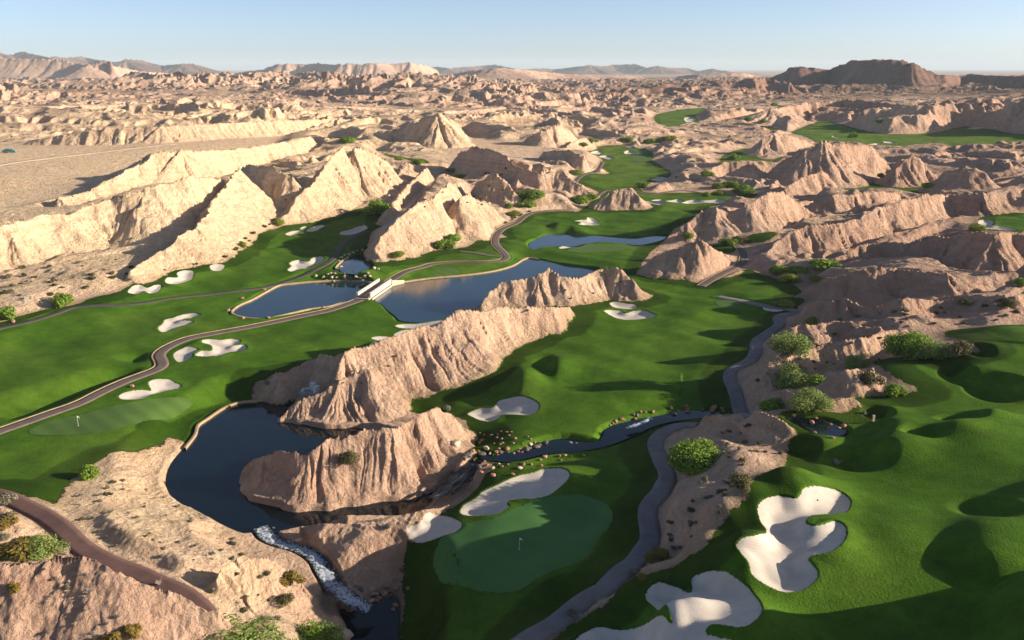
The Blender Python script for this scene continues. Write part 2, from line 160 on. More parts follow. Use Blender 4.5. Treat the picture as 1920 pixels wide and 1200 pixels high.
# ---------------------------------------------------------------- rock ridges: crest (px,py) > visible foot (px,py); k = run per rise in front, kb = behind
RIDGE = [
('rock_ridge','fluted tan ridge dividing the two valleys in the middle',[(497,718,500,733),(525,703,530,742),(560,690,568,735),(600,671,612,742),(640,663,650,788),(693,650,700,772),(750,632,752,758),(775,622,785,750),(827,611,832,735),(855,592,872,726),(893,583,905,706),(957,577,950,664),(1033,577,1010,633),(1068,575,1060,592)],1.3,1.1,1.5),
('rock_spur','low tan spur under the central ridge reaching into the navy pond',[(526,782,528,789),(545,762,548,790),(570,750,572,792),(600,737,600,794),(640,714,645,801),(690,692,690,800)],1.2,.9,1.3),
('rock_ridge','twin-peaked tan rock standing in the large blue pond',[(903,572,905,588),(918,547,920,584),(940,532,945,582),(975,527,978,580),(1007,517,1010,580),(1028,506,1030,578),(1053,518,1055,577),(1085,522,1085,574),(1115,512,1112,563),(1140,502,1142,563),(1162,506,1165,567),(1185,522,1187,566),(1203,543,1205,556)],1.2,1.1,1.1),
('rock_ridge','pink-brown rock ridge jutting into the navy pond at lower centre',[(455,884,458,893),(473,864,476,912),(500,856,502,935),(527,848,527,940),(555,846,556,947),(580,851,580,949),(603,838,605,948),(618,826,630,944),(645,824,650,941),(680,812,688,937),(735,806,735,930),(775,785,775,914),(805,775,808,900),(825,771,832,872),(850,780,856,836),(872,805,874,816)],1.15,1.0,1.1),
('rock_ridge','low brown bank between the cascade and the near putting green',[(530,996,532,1006),(570,988,570,1022),(610,982,625,1050),(660,980,660,1075),(700,975,705,1050),(740,970,745,1020),(790,960,790,980),(840,945,842,952)],2.2,1.2,.7),
('foreground_hill','rough pinkish hill in the bottom left corner',[(-250,1075,-250,1330),(-80,1062,-80,1330),(0,1057,0,1330),(60,1046,60,1330),(98,1042,100,1330),(187,1063,190,1330),(267,1090,270,1330),(330,1117,335,1330),(370,1135,370,1330),(410,1155,410,1330),(450,1185,450,1320),(480,1215,480,1300)],1.5,1.0,.12),
('foreground_mound','shrub-covered mound beside the red-brown path, left edge',[(-200,945,-200,1075),(-60,945,-60,1070),(0,948,0,1062),(50,975,55,1055),(90,1010,95,1050),(118,1032,120,1048)],2.4,1.6,.3),
('foreground_hill','sunlit tan knoll between the red-brown path and the cascade',[(350,1085,355,1120),(400,1065,410,1165),(440,1050,450,1175),(490,1046,505,1170),(535,1066,545,1160),(565,1092,572,1140)],2.2,.8,.8),
('rock_ridge','pale slope with a long knife-edge shadow, left of the valley',[(450,318,540,405),(432,334,500,432),(400,375,470,458),(383,410,447,476),(365,428,425,490),(325,455,380,500),(283,481,325,508),(262,494,290,527),(243,508,250,532)],1.5,1.0,.75),
('rock_ridge','broad cream bluff with vertical streaks at the left edge',[(-260,455,-260,560),(-150,440,-150,545),(0,423,0,518),(45,410,40,505),(80,404,75,492),(127,402,118,482),(160,386,150,476),(210,369,205,470),(270,356,265,470),(350,331,335,455),(412,335,395,425)],1.5,1.1,1.0),
('rock_ridge','straight cream cliff under the graded plateau',[(262,312,250,345),(288,288,292,345),(340,281,340,345),(400,281,400,330),(470,276,470,312),(530,267,525,300),(583,253,575,285)],1.1,2.2,.9),
('rock_fan','fan of raked spoil ridges at the end of the cream cliff',[(282,292,292,345),(255,310,262,350),(225,326,225,365),(190,345,190,376),(150,362,150,386),(110,372,108,395)],1.9,1.4,2.6),
('rock_ridge','high bright buttress facing the left fairway',[(530,402,545,420),(550,376,575,419),(568,356,600,417),(585,340,620,409),(602,325,640,403),(622,297,655,396),(642,275,672,388)],1.35,1.2,1.1),
('rock_ridge','smooth pale peak above the big round tree',[(645,292,650,370),(660,280,668,380),(677,276,690,378),(695,283,705,372),(715,298,722,366),(733,312,738,356)],1.3,1.2,1.0),
('rock_spur','narrow pale spur beside the dirt track',[(722,402,738,420),(742,372,764,400),(768,342,795,374),(785,325,812,356),(802,309,830,345)],1.3,1.1,.9),
('rock_ridge','sunlit pale hill between the creek and the winding path',[(702,472,700,495),(716,443,720,492),(745,415,750,486),(773,391,786,480),(795,378,805,474),(815,369,830,466),(835,352,858,445),(850,342,870,420)],1.45,1.2,.9),
('rock_spur','pink slope right of the pale hill, above the winding path',[(862,372,875,452),(880,361,900,445),(905,378,922,432),(930,395,945,417)],1.4,1.1,.9),
('rock_spire','small pointed pale spire behind the path bend',[(893,343,895,378),(912,334,918,385),(927,326,940,392),(945,340,955,392),(962,358,968,392)],1.1,1.0,1.0),
('rock_ridge','brown flat-topped hill with a dark left face, centre',[(850,300,855,322),(866,286,872,330),(885,277,893,338),(908,275,915,345),(932,280,940,352),(955,302,962,360),(980,318,985,366),(1008,324,1010,371),(1040,318,1040,372),(1057,317,1056,373),(1080,340,1080,374),(1110,360,1108,374)],1.25,1.1,1.2),
('rock_peak','tall pale cone peak with one grey face on the skyline of the badlands',[(690,248,692,264),(715,245,716,270),(743,240,745,274),(770,231,773,278),(790,224,793,279),(810,216,812,279),(822,213,826,279),(836,222,838,276),(852,236,853,272),(873,252,872,266)],1.15,1.1,1.0),
('rock_peak','pale pyramid hill left of the far upper fairway',[(990,256,992,272),(1018,245,1020,277),(1038,236,1040,279),(1050,232,1055,279),(1068,246,1072,275),(1085,262,1086,270)],1.25,1.1,1.0),
('rock_peak','small cone at the top left corner of the far upper fairway',[(1063,272,1064,282),(1085,260,1085,283),(1098,257,1098,283),(1115,270,1115,280)],1.3,1.1,.9),
('rock_ridge','low grey-white hill along the left of the far upper fairway',[(1020,284,1022,302),(1045,280,1045,312),(1065,281,1066,318),(1090,289,1088,324),(1108,298,1106,325),(1125,308,1122,318)],1.6,1.3,.8),
('rock_cone','isolated round cone hill rising from the grass',[(1108,385,1110,393),(1125,374,1128,394),(1145,360,1148,395),(1162,353,1164,395),(1185,353,1186,395),(1198,368,1198,394),(1208,386,1207,391)],1.35,1.2,.8),
('rock_ridge','tan rounded hill in front of the far right fairway',[(1413,276,1415,288),(1430,260,1430,293),(1449,249,1450,294),(1480,254,1478,292),(1510,262,1505,286),(1528,273,1526,281)],1.5,1.3,.8),
('rock_ridge','sunlit knob beside the dark trees, centre right',[(1356,331,1360,347),(1383,315,1386,348),(1410,309,1412,349),(1434,320,1433,347)],1.35,1.2,1.0),
('rock_ridge','long dark-flanked ridge below the far right fairway',[(1445,318,1442,347),(1480,293,1480,350),(1515,279,1515,354),(1547,266,1550,355),(1576,271,1582,353),(1607,272,1615,346),(1637,277,1642,341),(1662,300,1662,333)],1.25,1.1,1.3),
('rock_spur','pointed lit spur under the dark-flanked ridge',[(1468,354,1472,374),(1500,335,1505,372),(1525,323,1528,370),(1543,319,1548,368),(1562,336,1570,362)],1.3,1.1,1.1),
('rock_ridge','jagged lit hill left of the dark dome at right',[(1660,338,1661,347),(1685,311,1682,351),(1706,289,1704,352),(1728,302,1730,350),(1750,326,1747,347)],1.2,1.1,1.3),
('rock_dome','dark smooth dome hill in shadow at right',[(1742,354,1742,363),(1772,323,1771,366),(1813,311,1811,368),(1847,322,1846,367),(1872,350,1870,363)],1.35,1.2,.5),
('rock_ridge','pointed hills at the left end of the right-hand ridges',[(1247,448,1249,458),(1270,430,1272,457),(1291,416,1296,456),(1315,400,1322,446),(1343,391,1346,448),(1370,397,1373,440),(1402,383,1402,437),(1440,365,1440,434),(1470,362,1475,427),(1500,382,1510,417),(1527,401,1531,413)],1.25,1.1,1.2),
('rock_ridge','upper right ridge with shaded hollows',[(1510,386,1513,406),(1557,367,1560,406),(1600,362,1605,402),(1647,357,1650,396),(1690,363,1690,387),(1722,373,1722,386)],1.3,1.1,1.2),
('rock_ridge','long sunlit fluted ridge running to the right edge',[(1438,472,1438,490),(1480,433,1482,483),(1510,422,1512,479),(1567,419,1567,473),(1613,406,1612,466),(1645,389,1647,456),(1690,375,1692,446),(1730,366,1732,436),(1780,364,1780,412),(1840,362,1840,405),(1920,351,1920,398),(2020,345,2020,395),(2150,340,2150,392)],1.2,1.1,1.3),
('rock_ridge','brown folded ridge below the high bunker patch',[(1498,514,1500,526),(1535,497,1537,522),(1563,484,1567,519),(1613,460,1615,511),(1650,455,1656,506),(1700,456,1702,504),(1753,445,1752,513),(1790,440,1796,521),(1830,433,1836,533),(1860,440,1866,538),(1900,443,1905,527),(1970,445,1970,530),(2080,440,2080,530)],1.25,1.1,1.1),
('rock_mound','wide grey shaded mound right of the spur tee',[(1503,546,1508,561),(1547,524,1550,564),(1597,512,1598,572),(1640,506,1640,578),(1680,503,1684,568),(1730,510,1730,564),(1773,514,1775,565),(1820,530,1820,562),(1860,541,1860,556),(1925,543,1925,553)],1.4,1.2,.9),
('rock_ridge','low ridge with a thin pointed pinnacle',[(1497,583,1499,604),(1520,568,1521,612),(1560,565,1561,608),(1572,561,1573,605),(1579,552,1580,605),(1587,560,1588,604),(1610,574,1610,601),(1645,584,1645,598)],1.1,1.0,.9),
('rock_ridge','pinkish low ridge behind the terrace trees',[(1637,574,1640,592),(1690,561,1692,598),(1747,563,1748,596),(1800,559,1800,592),(1900,556,1900,586),(2000,552,2000,584)],1.4,1.2,.7),
('rock_ridge','pale rounded shoulder above the cart path bend',[(1443,634,1444,658),(1475,616,1476,669),(1513,609,1514,661),(1563,601,1565,649),(1600,607,1602,642),(1650,615,1650,641)],1.3,1.1,.7),
('rock_slab','grey rock slab between the two round mesquite trees',[(1385,701,1386,724),(1440,680,1440,736),(1487,658,1488,726),(1527,650,1530,707),(1563,643,1567,700),(1613,633,1617,686),(1660,622,1662,661),(1700,618,1700,641)],1.15,1.0,.8),
('rock_slab','leaning grey slab above the lower mesquite trees',[(1500,741,1502,760),(1530,722,1534,752),(1556,704,1560,748),(1600,692,1604,749),(1640,690,1641,730)],1.1,1.0,.7),
('rock_slab','low grey slab at the edge of the terrace pond',[(1424,741,1425,772),(1450,732,1452,774),(1475,731,1476,774),(1520,757,1521,779),(1570,749,1570,776),(1600,746,1600,768)],1.2,1.0,.7),
('rock_slab','pale rock shelf behind the big bright mesquite tree',[(1277,792,1279,800),(1300,785,1302,808),(1323,780,1326,814),(1360,781,1363,828),(1395,768,1398,832),(1415,767,1418,836),(1440,780,1442,834),(1475,792,1476,826)],1.6,1.0,.8),
('rock_hill','brown spur hill with a hollow and a tee lawn on top',[(1206,498,1207,506),(1225,482,1227,518),(1250,470,1255,526),(1280,462,1285,528),(1308,449,1312,530),(1330,460,1335,524),(1360,470,1362,508),(1385,478,1386,498)],1.3,1.3,.8),
('rock_ridge','pale saddle ridge joining the knife-edge slope to the bright buttress',[(440,326,452,388),(470,311,482,392),(505,313,512,398),(528,320,530,402),(548,328,543,404)],1.3,1.1,.9),
('badland_bluff','long pale bluff behind the graded flat, lower of two at left',[(60,262,60,273),(110,254,110,273),(200,241,200,273),(300,236,300,269),(400,232,400,263),(520,227,520,257),(620,222,622,250),(690,226,690,240)],1.5,3.5,1.2),
('badland_bluff','long pale bluff behind the graded flat, upper of two at left',[(120,226,120,236),(200,215,200,232),(350,209,350,227),(500,204,500,221),(650,199,650,215),(740,203,740,213)],1.6,3.5,1.2),
('badland_bluff','gullied pinkish bluff under the tan apron at upper right',[(1390,222,1390,233),(1450,204,1452,236),(1513,193,1516,224),(1580,186,1585,222),(1640,191,1645,226),(1720,199,1724,234),(1800,204,1800,226),(1900,209,1900,238),(2020,212,2020,238)],1.7,4.0,1.5),
('badland_bluff','broken pink bluff crossing the middle distance',[(850,214,850,224),(900,204,900,223),(950,200,950,219),(1040,205,1040,223),(1110,199,1110,220),(1160,204,1160,221),(1195,212,1195,219)],1.5,3.0,1.4),
('mesa','dark flat-topped mesa on the right skyline',[(1400,162,1400,161),(1470,153,1472,165),(1520,145,1523,167),(1547,137,1550,169),(1578,124,1580,171),(1600,114,1604,173),(1640,113.5,1645,175),(1685,114,1690,175),(1705,119,1710,175),(1730,129,1735,174),(1762,141,1764,173),(1800,144,1800,171),(1825,139,1827,171),(1850,142,1850,171),(1920,143,1920,173),(2060,141,2060,173),(2250,150,2250,169)],1.5,1.6,.9),
('mesa','smaller dark mesa with a lit cliff left of the big one',[(1395,160,1395,168),(1445,146,1447,169),(1470,136,1472,170),(1492,125.5,1495,171),(1520,127.5,1522,171),(1551,131,1551,170),(1570,142,1570,167)],1.6,1.4,.9),
('badland_hills','dark jagged hills in front of the far mesas',[(1230,170,1232,178),(1285,160,1286,182),(1320,156,1322,183),(1350,151,1352,183),(1385,150,1386,182),(1415,143,1417,182),(1440,147,1442,180),(1480,153,1481,180)],1.3,1.2,1.3),
('mesa','long low mesa with a lit cliff in the middle of the skyline',[(440,136,440,144),(490,130,491,146),(523,118.5,527,147),(580,119,583,147),(640,119,642,148),(705,119,705,148),(727,117,728,147),(770,117.5,770,147),(800,123,800,146),(820,131,820,144)],2.2,2.0,1.1),
('mesa','broad tan tableland on the left skyline',[(-250,100,-250,150),(-100,104,-100,152),(0,107,0,152),(47,109,48,152),(117,113,118,152),(147,119,148,152),(165,121,165,153),(212,123,212,150),(260,133,260,147),(330,137,330,145)],2.4,2.0,.4),
('butte','tiny square butte on the left tableland',[(178,118,178,153),(183,114,183,153),(204,114,204,153),(209,119,209,153)],2.4,.3,.2,30),
('hill','low pinkish swell on the far plain, centre right',[(820,144,820,152),(880,133,880,155),(925,128,925,156),(990,131,990,154),(1060,138,1060,152),(1200,142,1200,150)],5,3,.5),
('hill','pale far plateau right of centre under the blue ranges',[(1270,142,1270,150),(1310,139,1310,152),(1370,136,1370,152),(1405,137,1405,151),(1430,144,1430,150)],2.5,2,.8),
]
# far blue ranges: silhouette (photo px) at a given distance
RANGES = [
('mountain_range','faint blue mountain range on the far left horizon',[(-260,112),(-150,98),(-60,104),(0,101),(18,103),(37,98),(60,102),(100,108),(130,109),(153,106),(180,112),(207,116),(235,113),(262,113),(285,119),(307,123),(335,121),(362,120),(380,125),(400,131)],9000),
('mountain_range','pale blue mountain range along the right-centre horizon',[(800,131),(815,125),(840,128),(870,126),(900,124),(925,121),(950,126),(985,131),(1010,128),(1040,130),(1075,126),(1107,122),(1130,125),(1150,122),(1188,120),(1210,126),(1235,124),(1262,128),(1285,127),(1310,134),(1335,129),(1360,133),(1385,137),(1410,139)],10500),
]
# ---------------------------------------------------------------- numeric helpers
_p = rng.permutation(256).astype(np.int32); PERM = np.concatenate([_p, _p])
_a = rng.uniform(0, 2 * np.pi, 256); GX, GY = np.cos(_a).astype(F32), np.sin(_a).astype(F32)
def pn(x, y):
    x = np.asarray(x, np.float64); y = np.asarray(y, np.float64)
    xf = np.floor(x); yf = np.floor(y)
    xi = xf.astype(np.int64) & 255; yi = yf.astype(np.int64) & 255
    u = (x - xf).astype(F32); v = (y - yf).astype(F32)
    fu = u * u * u * (u * (u * 6 - 15) + 10); fv = v * v * v * (v * (v * 6 - 15) + 10)
    a = PERM[xi]; b = PERM[(xi + 1) & 255]
    h00 = PERM[a + yi]; h10 = PERM[b + yi]; y1 = (yi + 1) & 255
    h01 = PERM[a + y1]; h11 = PERM[b + y1]
    n00 = GX[h00] * u + GY[h00] * v; n10 = GX[h10] * (u - 1) + GY[h10] * v
    n01 = GX[h01] * u + GY[h01] * (v - 1); n11 = GX[h11] * (u - 1) + GY[h11] * (v - 1)
    x0 = n00 + fu * (n10 - n00); x1 = n01 + fu * (n11 - n01)
    return (x0 + fv * (x1 - x0)) * 1.5
def fbm(x, y, n=3, gain=.5):
    s = 0; a = 1.0; f = 1.0
    for i in range(n):
        s = s + a * pn(x * f + 17.3 * i, y * f - 9.1 * i); a *= gain; f *= 2.03
    return s
def sm(x, a=0.0, b=1.0):
    t = np.clip((x - a) / (b - a), 0, 1); return t * t * (3 - 2 * t)
def idw(pts, vals, qa, ql, p=3.0):
    num = np.zeros(qa.shape, F32); den = np.zeros(qa.shape, F32)
    for (a, l), v in zip(pts, vals):
        d2 = (qa - F32(a)) ** 2 + (0.8 * (ql - F32(l))) ** 2 + F32(2.5e-4)
        w = d2 ** F32(-p / 2); num += w * F32(v); den += w
    return num / den
def pol(xy): return (math.atan2(xy[0], xy[1]), math.log(math.hypot(*xy)))
def ctrl(lst, zs=None):
    P = []; V = []
    for i, (px, py, v) in enumerate(lst):
        z = v if zs is None else zs(px, py)
        P.append(pol(on_plane(px, max(py, 140), z))); V.append(v)
    return P, V
BP, BV = ctrl(BASE)
BP += [(-.6, math.log(9000)), (0, math.log(7000)), (.6, math.log(9000)), (0, math.log(30000)), (-.6, math.log(30000)), (.6, math.log(30000))]; BV += [0, 0, 0, 0, 0, 0]
BPa = np.array(BP)
def base_at(xy):
    a, l = pol(xy)
    d2 = (BPa[:, 0] - a) ** 2 + (.8 * (BPa[:, 1] - l)) ** 2 + 2.5e-4
    w = d2 ** -1.5
    return float((w * np.array(BV)).sum() / w.sum())
def ground_pt(px, py):
    z = 0.0
    py = max(py, 136)
    for i in range(25):
        p = on_plane(px, py, z); z = z + .6 * (base_at(p) - z)
    return on_plane(px, py, z)
def gpoly(pts): return np.array([ground_pt(*p) for p in pts])
def chaikin(P, n=2, closed=True):
    P = np.asarray(P, float)
    for _ in range(n):
        if closed:
            N = np.roll(P, -1, 0); P = np.stack([.75 * P + .25 * N, .25 * P + .75 * N], 1).reshape(-1, P.shape[1])
        else:
            A, B = P[:-1], P[1:]
            M = np.stack([.75 * A + .25 * B, .25 * A + .75 * B], 1).reshape(-1, P.shape[1]); P = np.vstack([P[:1], M, P[-1:]])
    return P
def catmull(P, n=4):                               # closed curve through every traced point
    P = np.asarray(P, float); a, b, c, d = np.roll(P, 1, 0), P, np.roll(P, -1, 0), np.roll(P, -2, 0); out = []
    for k in range(n):
        t = k / n; out.append(.5 * (2 * b + (c - a) * t + (2 * a - 5 * b + 4 * c - d) * t * t + (3 * b - a - 3 * c + d) * t ** 3))
    return np.stack(out, 1).reshape(-1, 2)
def sdf(P, X, Y):                                 # signed distance, positive inside
    P = np.asarray(P); d2 = np.full(X.shape, 1e12, F32); ins = np.zeros(X.shape, bool)
    n = len(P)
    for i in range(n):
        ax, ay = P[i]; bx, by = P[(i + 1) % n]
        ex, ey = bx - ax, by - ay; L = ex * ex + ey * ey
        if L < 1e-9: continue
        wx = X - F32(ax); wy = Y - F32(ay)
        t = np.clip((wx * F32(ex) + wy * F32(ey)) * F32(1 / L), 0, 1)
        d2 = np.minimum(d2, (wx - t * F32(ex)) ** 2 + (wy - t * F32(ey)) ** 2)
        if (ay > by) != (ay < by) or ay != by:
            c = ((ay <= Y) & (Y < by)) | ((by <= Y) & (Y < ay))
            ins ^= c & (wx < wy * F32(ex / (ey if ey else 1e-9)))
    d = np.sqrt(d2); return np.where(ins, d, -d)
# ---------------------------------------------------------------- log-polar ground grid centred under the viewpoint
AZ = np.concatenate([np.linspace(-.95, -.67, 14), np.arange(-.655, .655, .00115 / QUAL), np.linspace(.665, 1.5, 70)]).astype(np.float64)
LD = np.concatenate([np.linspace(math.log(25), math.log(72), 40), np.arange(math.log(72.5), math.log(1900), .0019 / QUAL),
                     np.arange(math.log(1905), math.log(15000), .0040 / QUAL), np.linspace(math.log(15200), math.log(36000), 25)])
NR, NC = len(LD), len(AZ)
DD = np.exp(LD)
X = (DD[:, None] * np.sin(AZ)[None]).astype(F32); Y = (DD[:, None] * np.cos(AZ)[None]).astype(F32)
ST = 3
ri = np.unique(np.append(np.arange(0, NR, ST), NR - 1)); ci = np.unique(np.append(np.arange(0, NC, ST), NC - 1))
def up(C):                                        # coarse to full
    fr = np.interp(np.arange(NR), ri, np.arange(len(ri))); r0 = np.minimum(fr.astype(int), len(ri) - 2); tr = (fr - r0).astype(F32)[:, None]
    fc = np.interp(np.arange(NC), ci, np.arange(len(ci))); c0 = np.minimum(fc.astype(int), len(ci) - 2); tc = (fc - c0).astype(F32)[None]
    T = C[r0] * (1 - tr) + C[r0 + 1] * tr
    return T[:, c0] * (1 - tc) + T[:, c0 + 1] * tc
Xc, Yc = X[np.ix_(ri, ci)], Y[np.ix_(ri, ci)]
Ac = np.broadcast_to(AZ[ci][None].astype(F32), Xc.shape); Lc = np.broadcast_to(LD[ri][:, None].astype(F32), Xc.shape)
def fidx(x, y):
    a = np.arctan2(x, y); l = np.log(np.hypot(x, y))
    return np.clip(np.interp(l, LD, np.arange(NR)), 0, NR - 1.001), np.clip(np.interp(a, AZ, np.arange(NC)), 0, NC - 1.001)
def samp(G, x, y):
    x = np.asarray(x, float); y = np.asarray(y, float)
    r, c = fidx(x, y); r0 = r.astype(int); c0 = c.astype(int); tr = r - r0; tc = c - c0
    return (G[r0, c0] * (1 - tr) + G[r0 + 1, c0] * tr) * (1 - tc) + (G[r0, c0 + 1] * (1 - tr) + G[r0 + 1, c0 + 1] * tr) * tc
def window(P, m):
    P = np.asarray(P); D = np.hypot(P[:, 0], P[:, 1]); a = np.arctan2(P[:, 0], P[:, 1])
    dm = max(D.min() - m, 26); ma = m / dm
    r0 = max(np.searchsorted(LD, math.log(dm)) - 1, 0); r1 = min(np.searchsorted(LD, math.log(D.max() + m)) + 1, NR)
    c0 = max(np.searchsorted(AZ, a.min() - ma) - 1, 0); c1 = min(np.searchsorted(AZ, a.max() + ma) + 1, NC)
    return slice(r0, r1), slice(c0, c1)
print('grid', NR, NC, NR * NC, round(time.time() - T0, 1))
base = up(idw(BP, BV, Ac, Lc))
RP, RV = ctrl(RELIEF, lambda a, b: base_at(on_plane(a, b, 5))); relief = up(idw(RP, RV, Ac, Lc))
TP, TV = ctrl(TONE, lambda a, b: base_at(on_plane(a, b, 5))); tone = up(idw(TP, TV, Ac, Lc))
FLATS = [[(-200,276),(0,275),(40,272),(133,272),(300,267),(533,257),(520,270),(290,287),(233,323),(167,347),(100,357),(0,373),(-200,385)], [(807,280),(873,267),(873,250),(950,267),(973,260),(1017,280),(1013,297),(960,303),(930,283),(850,295)]]
flat = up(np.max([sm(sdf(np.array([on_plane(a, b, 13 - 3 * k) for a, b in P]), Xc, Yc), -12, 6) for k, P in enumerate(FLATS)], 0).astype(F32))
relief = relief * (1 - flat) + .12 * flat
# grass distance
gsd_c = np.full(Xc.shape, -400, F32); gid_c = np.zeros(Xc.shape, np.int32)
GW = {}
for k, (nm, pts) in enumerate(GRASS.items()):
    P = chaikin(gpoly(pts), 1); GW[nm] = P
    s = sdf(P, Xc, Yc); gid_c = np.where(s > gsd_c, k, gid_c); gsd_c = np.maximum(gsd_c, s)
gsd = up(gsd_c)
gid = gid_c[np.searchsorted(ri, np.arange(NR)).clip(0, len(ri) - 1)][:, np.searchsorted(ci, np.arange(NC)).clip(0, len(ci) - 1)]
print('grass', round(time.time() - T0, 1))
# ---------------------------------------------------------------- water distances; flatten ground toward each shore
WP = []
wsd = np.full(X.shape, -60, F32); wz = np.zeros(X.shape, F32)
for nm, pts, z, lab in WATER:
    P = catmull(np.array([on_plane(px, py, z) for px, py in pts]), 4); WP.append(P)
    r, c = window(P, 30); s = sdf(P, X[r, c], Y[r, c])
    b = sm(s, -9, -1); base[r, c] = base[r, c] * (1 - b) + (z + .45) * b
    m = s > wsd[r, c]; wsd[r, c] = np.where(m, s, wsd[r, c]); wz[r, c] = np.where(m, z, wz[r, c])
# ---------------------------------------------------------------- ridges
NRID = len(RIDGE); RTONE = {'badland_hills': .9, 'butte': .7, 'mountain_range': .95}
ridge = np.zeros(X.shape, F32); rin = np.full(X.shape, -50, F32); rid = np.full(X.shape, -1, np.int32)
def lookup_base(xy): return float(samp(base, xy[0], xy[1]))
def solve_crest(cx, cy, bx, by, k):
    B = ground_pt(bx, by); zb = lookup_base(B); d = ray(cx, cy)
    lo = np.hypot(*B); hi = lo * 4
    for _ in range(60):
        D = .5 * (lo + hi); C = d[:2] * D; h = CAMH + D * d[2] - zb
        if np.hypot(*(C - B)) - k * h < 0: lo = D
        else: hi = D
    return C, CAMH + D * d[2], B
def add_ridge(i, C, H, WF, WB, fl, front):
    C = np.array(C); H = np.array(H); WF = np.array(WF); WB = np.array(WB)
    hm = float(np.sort(H)[-max(len(H) // 2, 1):].mean()); wm = max(WF.max(), WB.max())
    r, c = window(C, wm * 1.25)
    x = X[r, c].astype(F32); y = Y[r, c].astype(F32)
    s1 = max(hm * .9, 4.0); mw = .35 if (i < len(RIDGE) and RIDGE[i][0] in ('mesa','butte')) else 1.0
    wx = x + mw * hm * (.09 * pn(x / s1 + i * 3.1, y / s1) + .06 * pn(x / s1 * 2.7 + i, y / s1 * 2.7)); wy = y + mw * hm * (.09 * pn(x / s1 + 40, y / s1 + i * 1.7) + .06 * pn(x / s1 * 2.7 + 9, y / s1 * 2.7 + i))
    best = np.full(x.shape, -1e9, F32); bq = np.zeros(x.shape, F32); bqx = np.zeros(x.shape, F32); bqy = np.zeros(x.shape, F32); bh = np.zeros(x.shape, F32); bw = np.ones(x.shape, F32)
    for a in range(len(C) - 1):
        A, Bq = C[a], C[a + 1]; e = Bq - A; L = float(e @ e)
        if L < 1e-6: continue
        ln = math.sqrt(L)
        ax = wx - F32(A[0]); ay = wy - F32(A[1])
        t = np.clip((ax * F32(e[0]) + ay * F32(e[1])) / F32(L), 0, 1)
        dx = ax - t * F32(e[0]); dy = ay - t * F32(e[1]); d = np.sqrt(dx * dx + dy * dy) + F32(1e-4)
        side = (F32(e[0]) * ay - F32(e[1]) * ax) / F32(ln) / d * F32(front)      # +1 front
        f = np.clip(.5 + .65 * side, 0, 1); f = f * f * (3 - 2 * f)
        w = (WF[a] + t * (WF[a + 1] - WF[a])) * f + (WB[a] + t * (WB[a + 1] - WB[a])) * (1 - f)
        h = H[a] + t * (H[a + 1] - H[a])
        u = 1 - d / w
        hh = np.where(u > 0, h * u, u * w * .3)
        m = hh > best
        best = np.where(m, hh, best); bq = np.where(m, u, bq); bh = np.where(m, h, bh); bw = np.where(m, w, bw)
        R = .8 * hm
        bqx = np.where(m, A[0] + t * e[0] + dx / d * R, bqx); bqy = np.where(m, A[1] + t * e[1] + dy / d * R, bqy)
    u = np.clip(bq, 0, 1)
    lam = max(hm * .38, 2.2); ww = pn(bqx / lam / 3.3 + 21, bqy / lam / 3.3 + i) * lam * 1.1; bqx = bqx + ww; bqy = bqy + .7 * ww; vary = np.clip(.85 + .9 * pn(bqx / lam / 2.6, bqy / lam / 2.6 + 33), .25, 1.5)
    n1 = pn(bqx / lam + i, bqy / lam); n2 = pn(bqx / lam * 2.3 + 5, bqy / lam * 2.3 + i); n3 = pn(bqx / lam * .42 - i, bqy / lam * .42 + 3)
    gul = (1 - np.abs(n1) * 1.8).clip(0, 1) ** 1.5 * .6 + (1 - np.abs(n2) * 1.8).clip(0, 1) ** 1.5 * .3
    n4 = pn(bqx / lam * 5.1 + 11, bqy / lam * 5.1 - i); gul = gul + (1 - np.abs(n4) * 1.8).clip(0, 1) ** 1.5 * .2
    big = (1 - np.abs(n3) * 1.7).clip(0, 1) ** 2
    env = (4 * u * (1 - u)) ** .8
    prof = u * (.62 + .38 * u)
    mesa_ = i < NRID and (RIDGE[i][0] == 'butte' or 'dark' in RIDGE[i][1] and RIDGE[i][0] == 'mesa')
    if mesa_: prof = np.minimum(np.where(u < .55, u * .95, .52 + (u - .55) * 2.0), 1)
    hh = bh * (prof * (1 + (.015 if mesa_ else .10) * fbm(bqx / (hm * 1.1) + 7, bqy / (hm * 1.1), 2)) - fl * env * vary * (.13 * gul * (.4 + .6 * u) + .15 * big) + fl * .05 * env)
    hh = np.where(bq > 0, np.maximum(hh, 0), 0)
    m = hh > ridge[r, c]
    ridge[r, c] = np.where(m, hh, ridge[r, c]); rid[r, c] = np.where(m & (bq > 0), i, rid[r, c])
    rin[r, c] = np.maximum(rin[r, c], bq * bw)
    tv = RTONE.get(RIDGE[i][0] if i < len(RIDGE) else 'mountain_range')
    if i < len(RIDGE) and RIDGE[i][0] == 'mesa': tv = .98 if 'dark' in RIDGE[i][1] else .5
    if tv is not None: tone[r, c] = np.where(m & (bq > -.15), tv, tone[r, c])
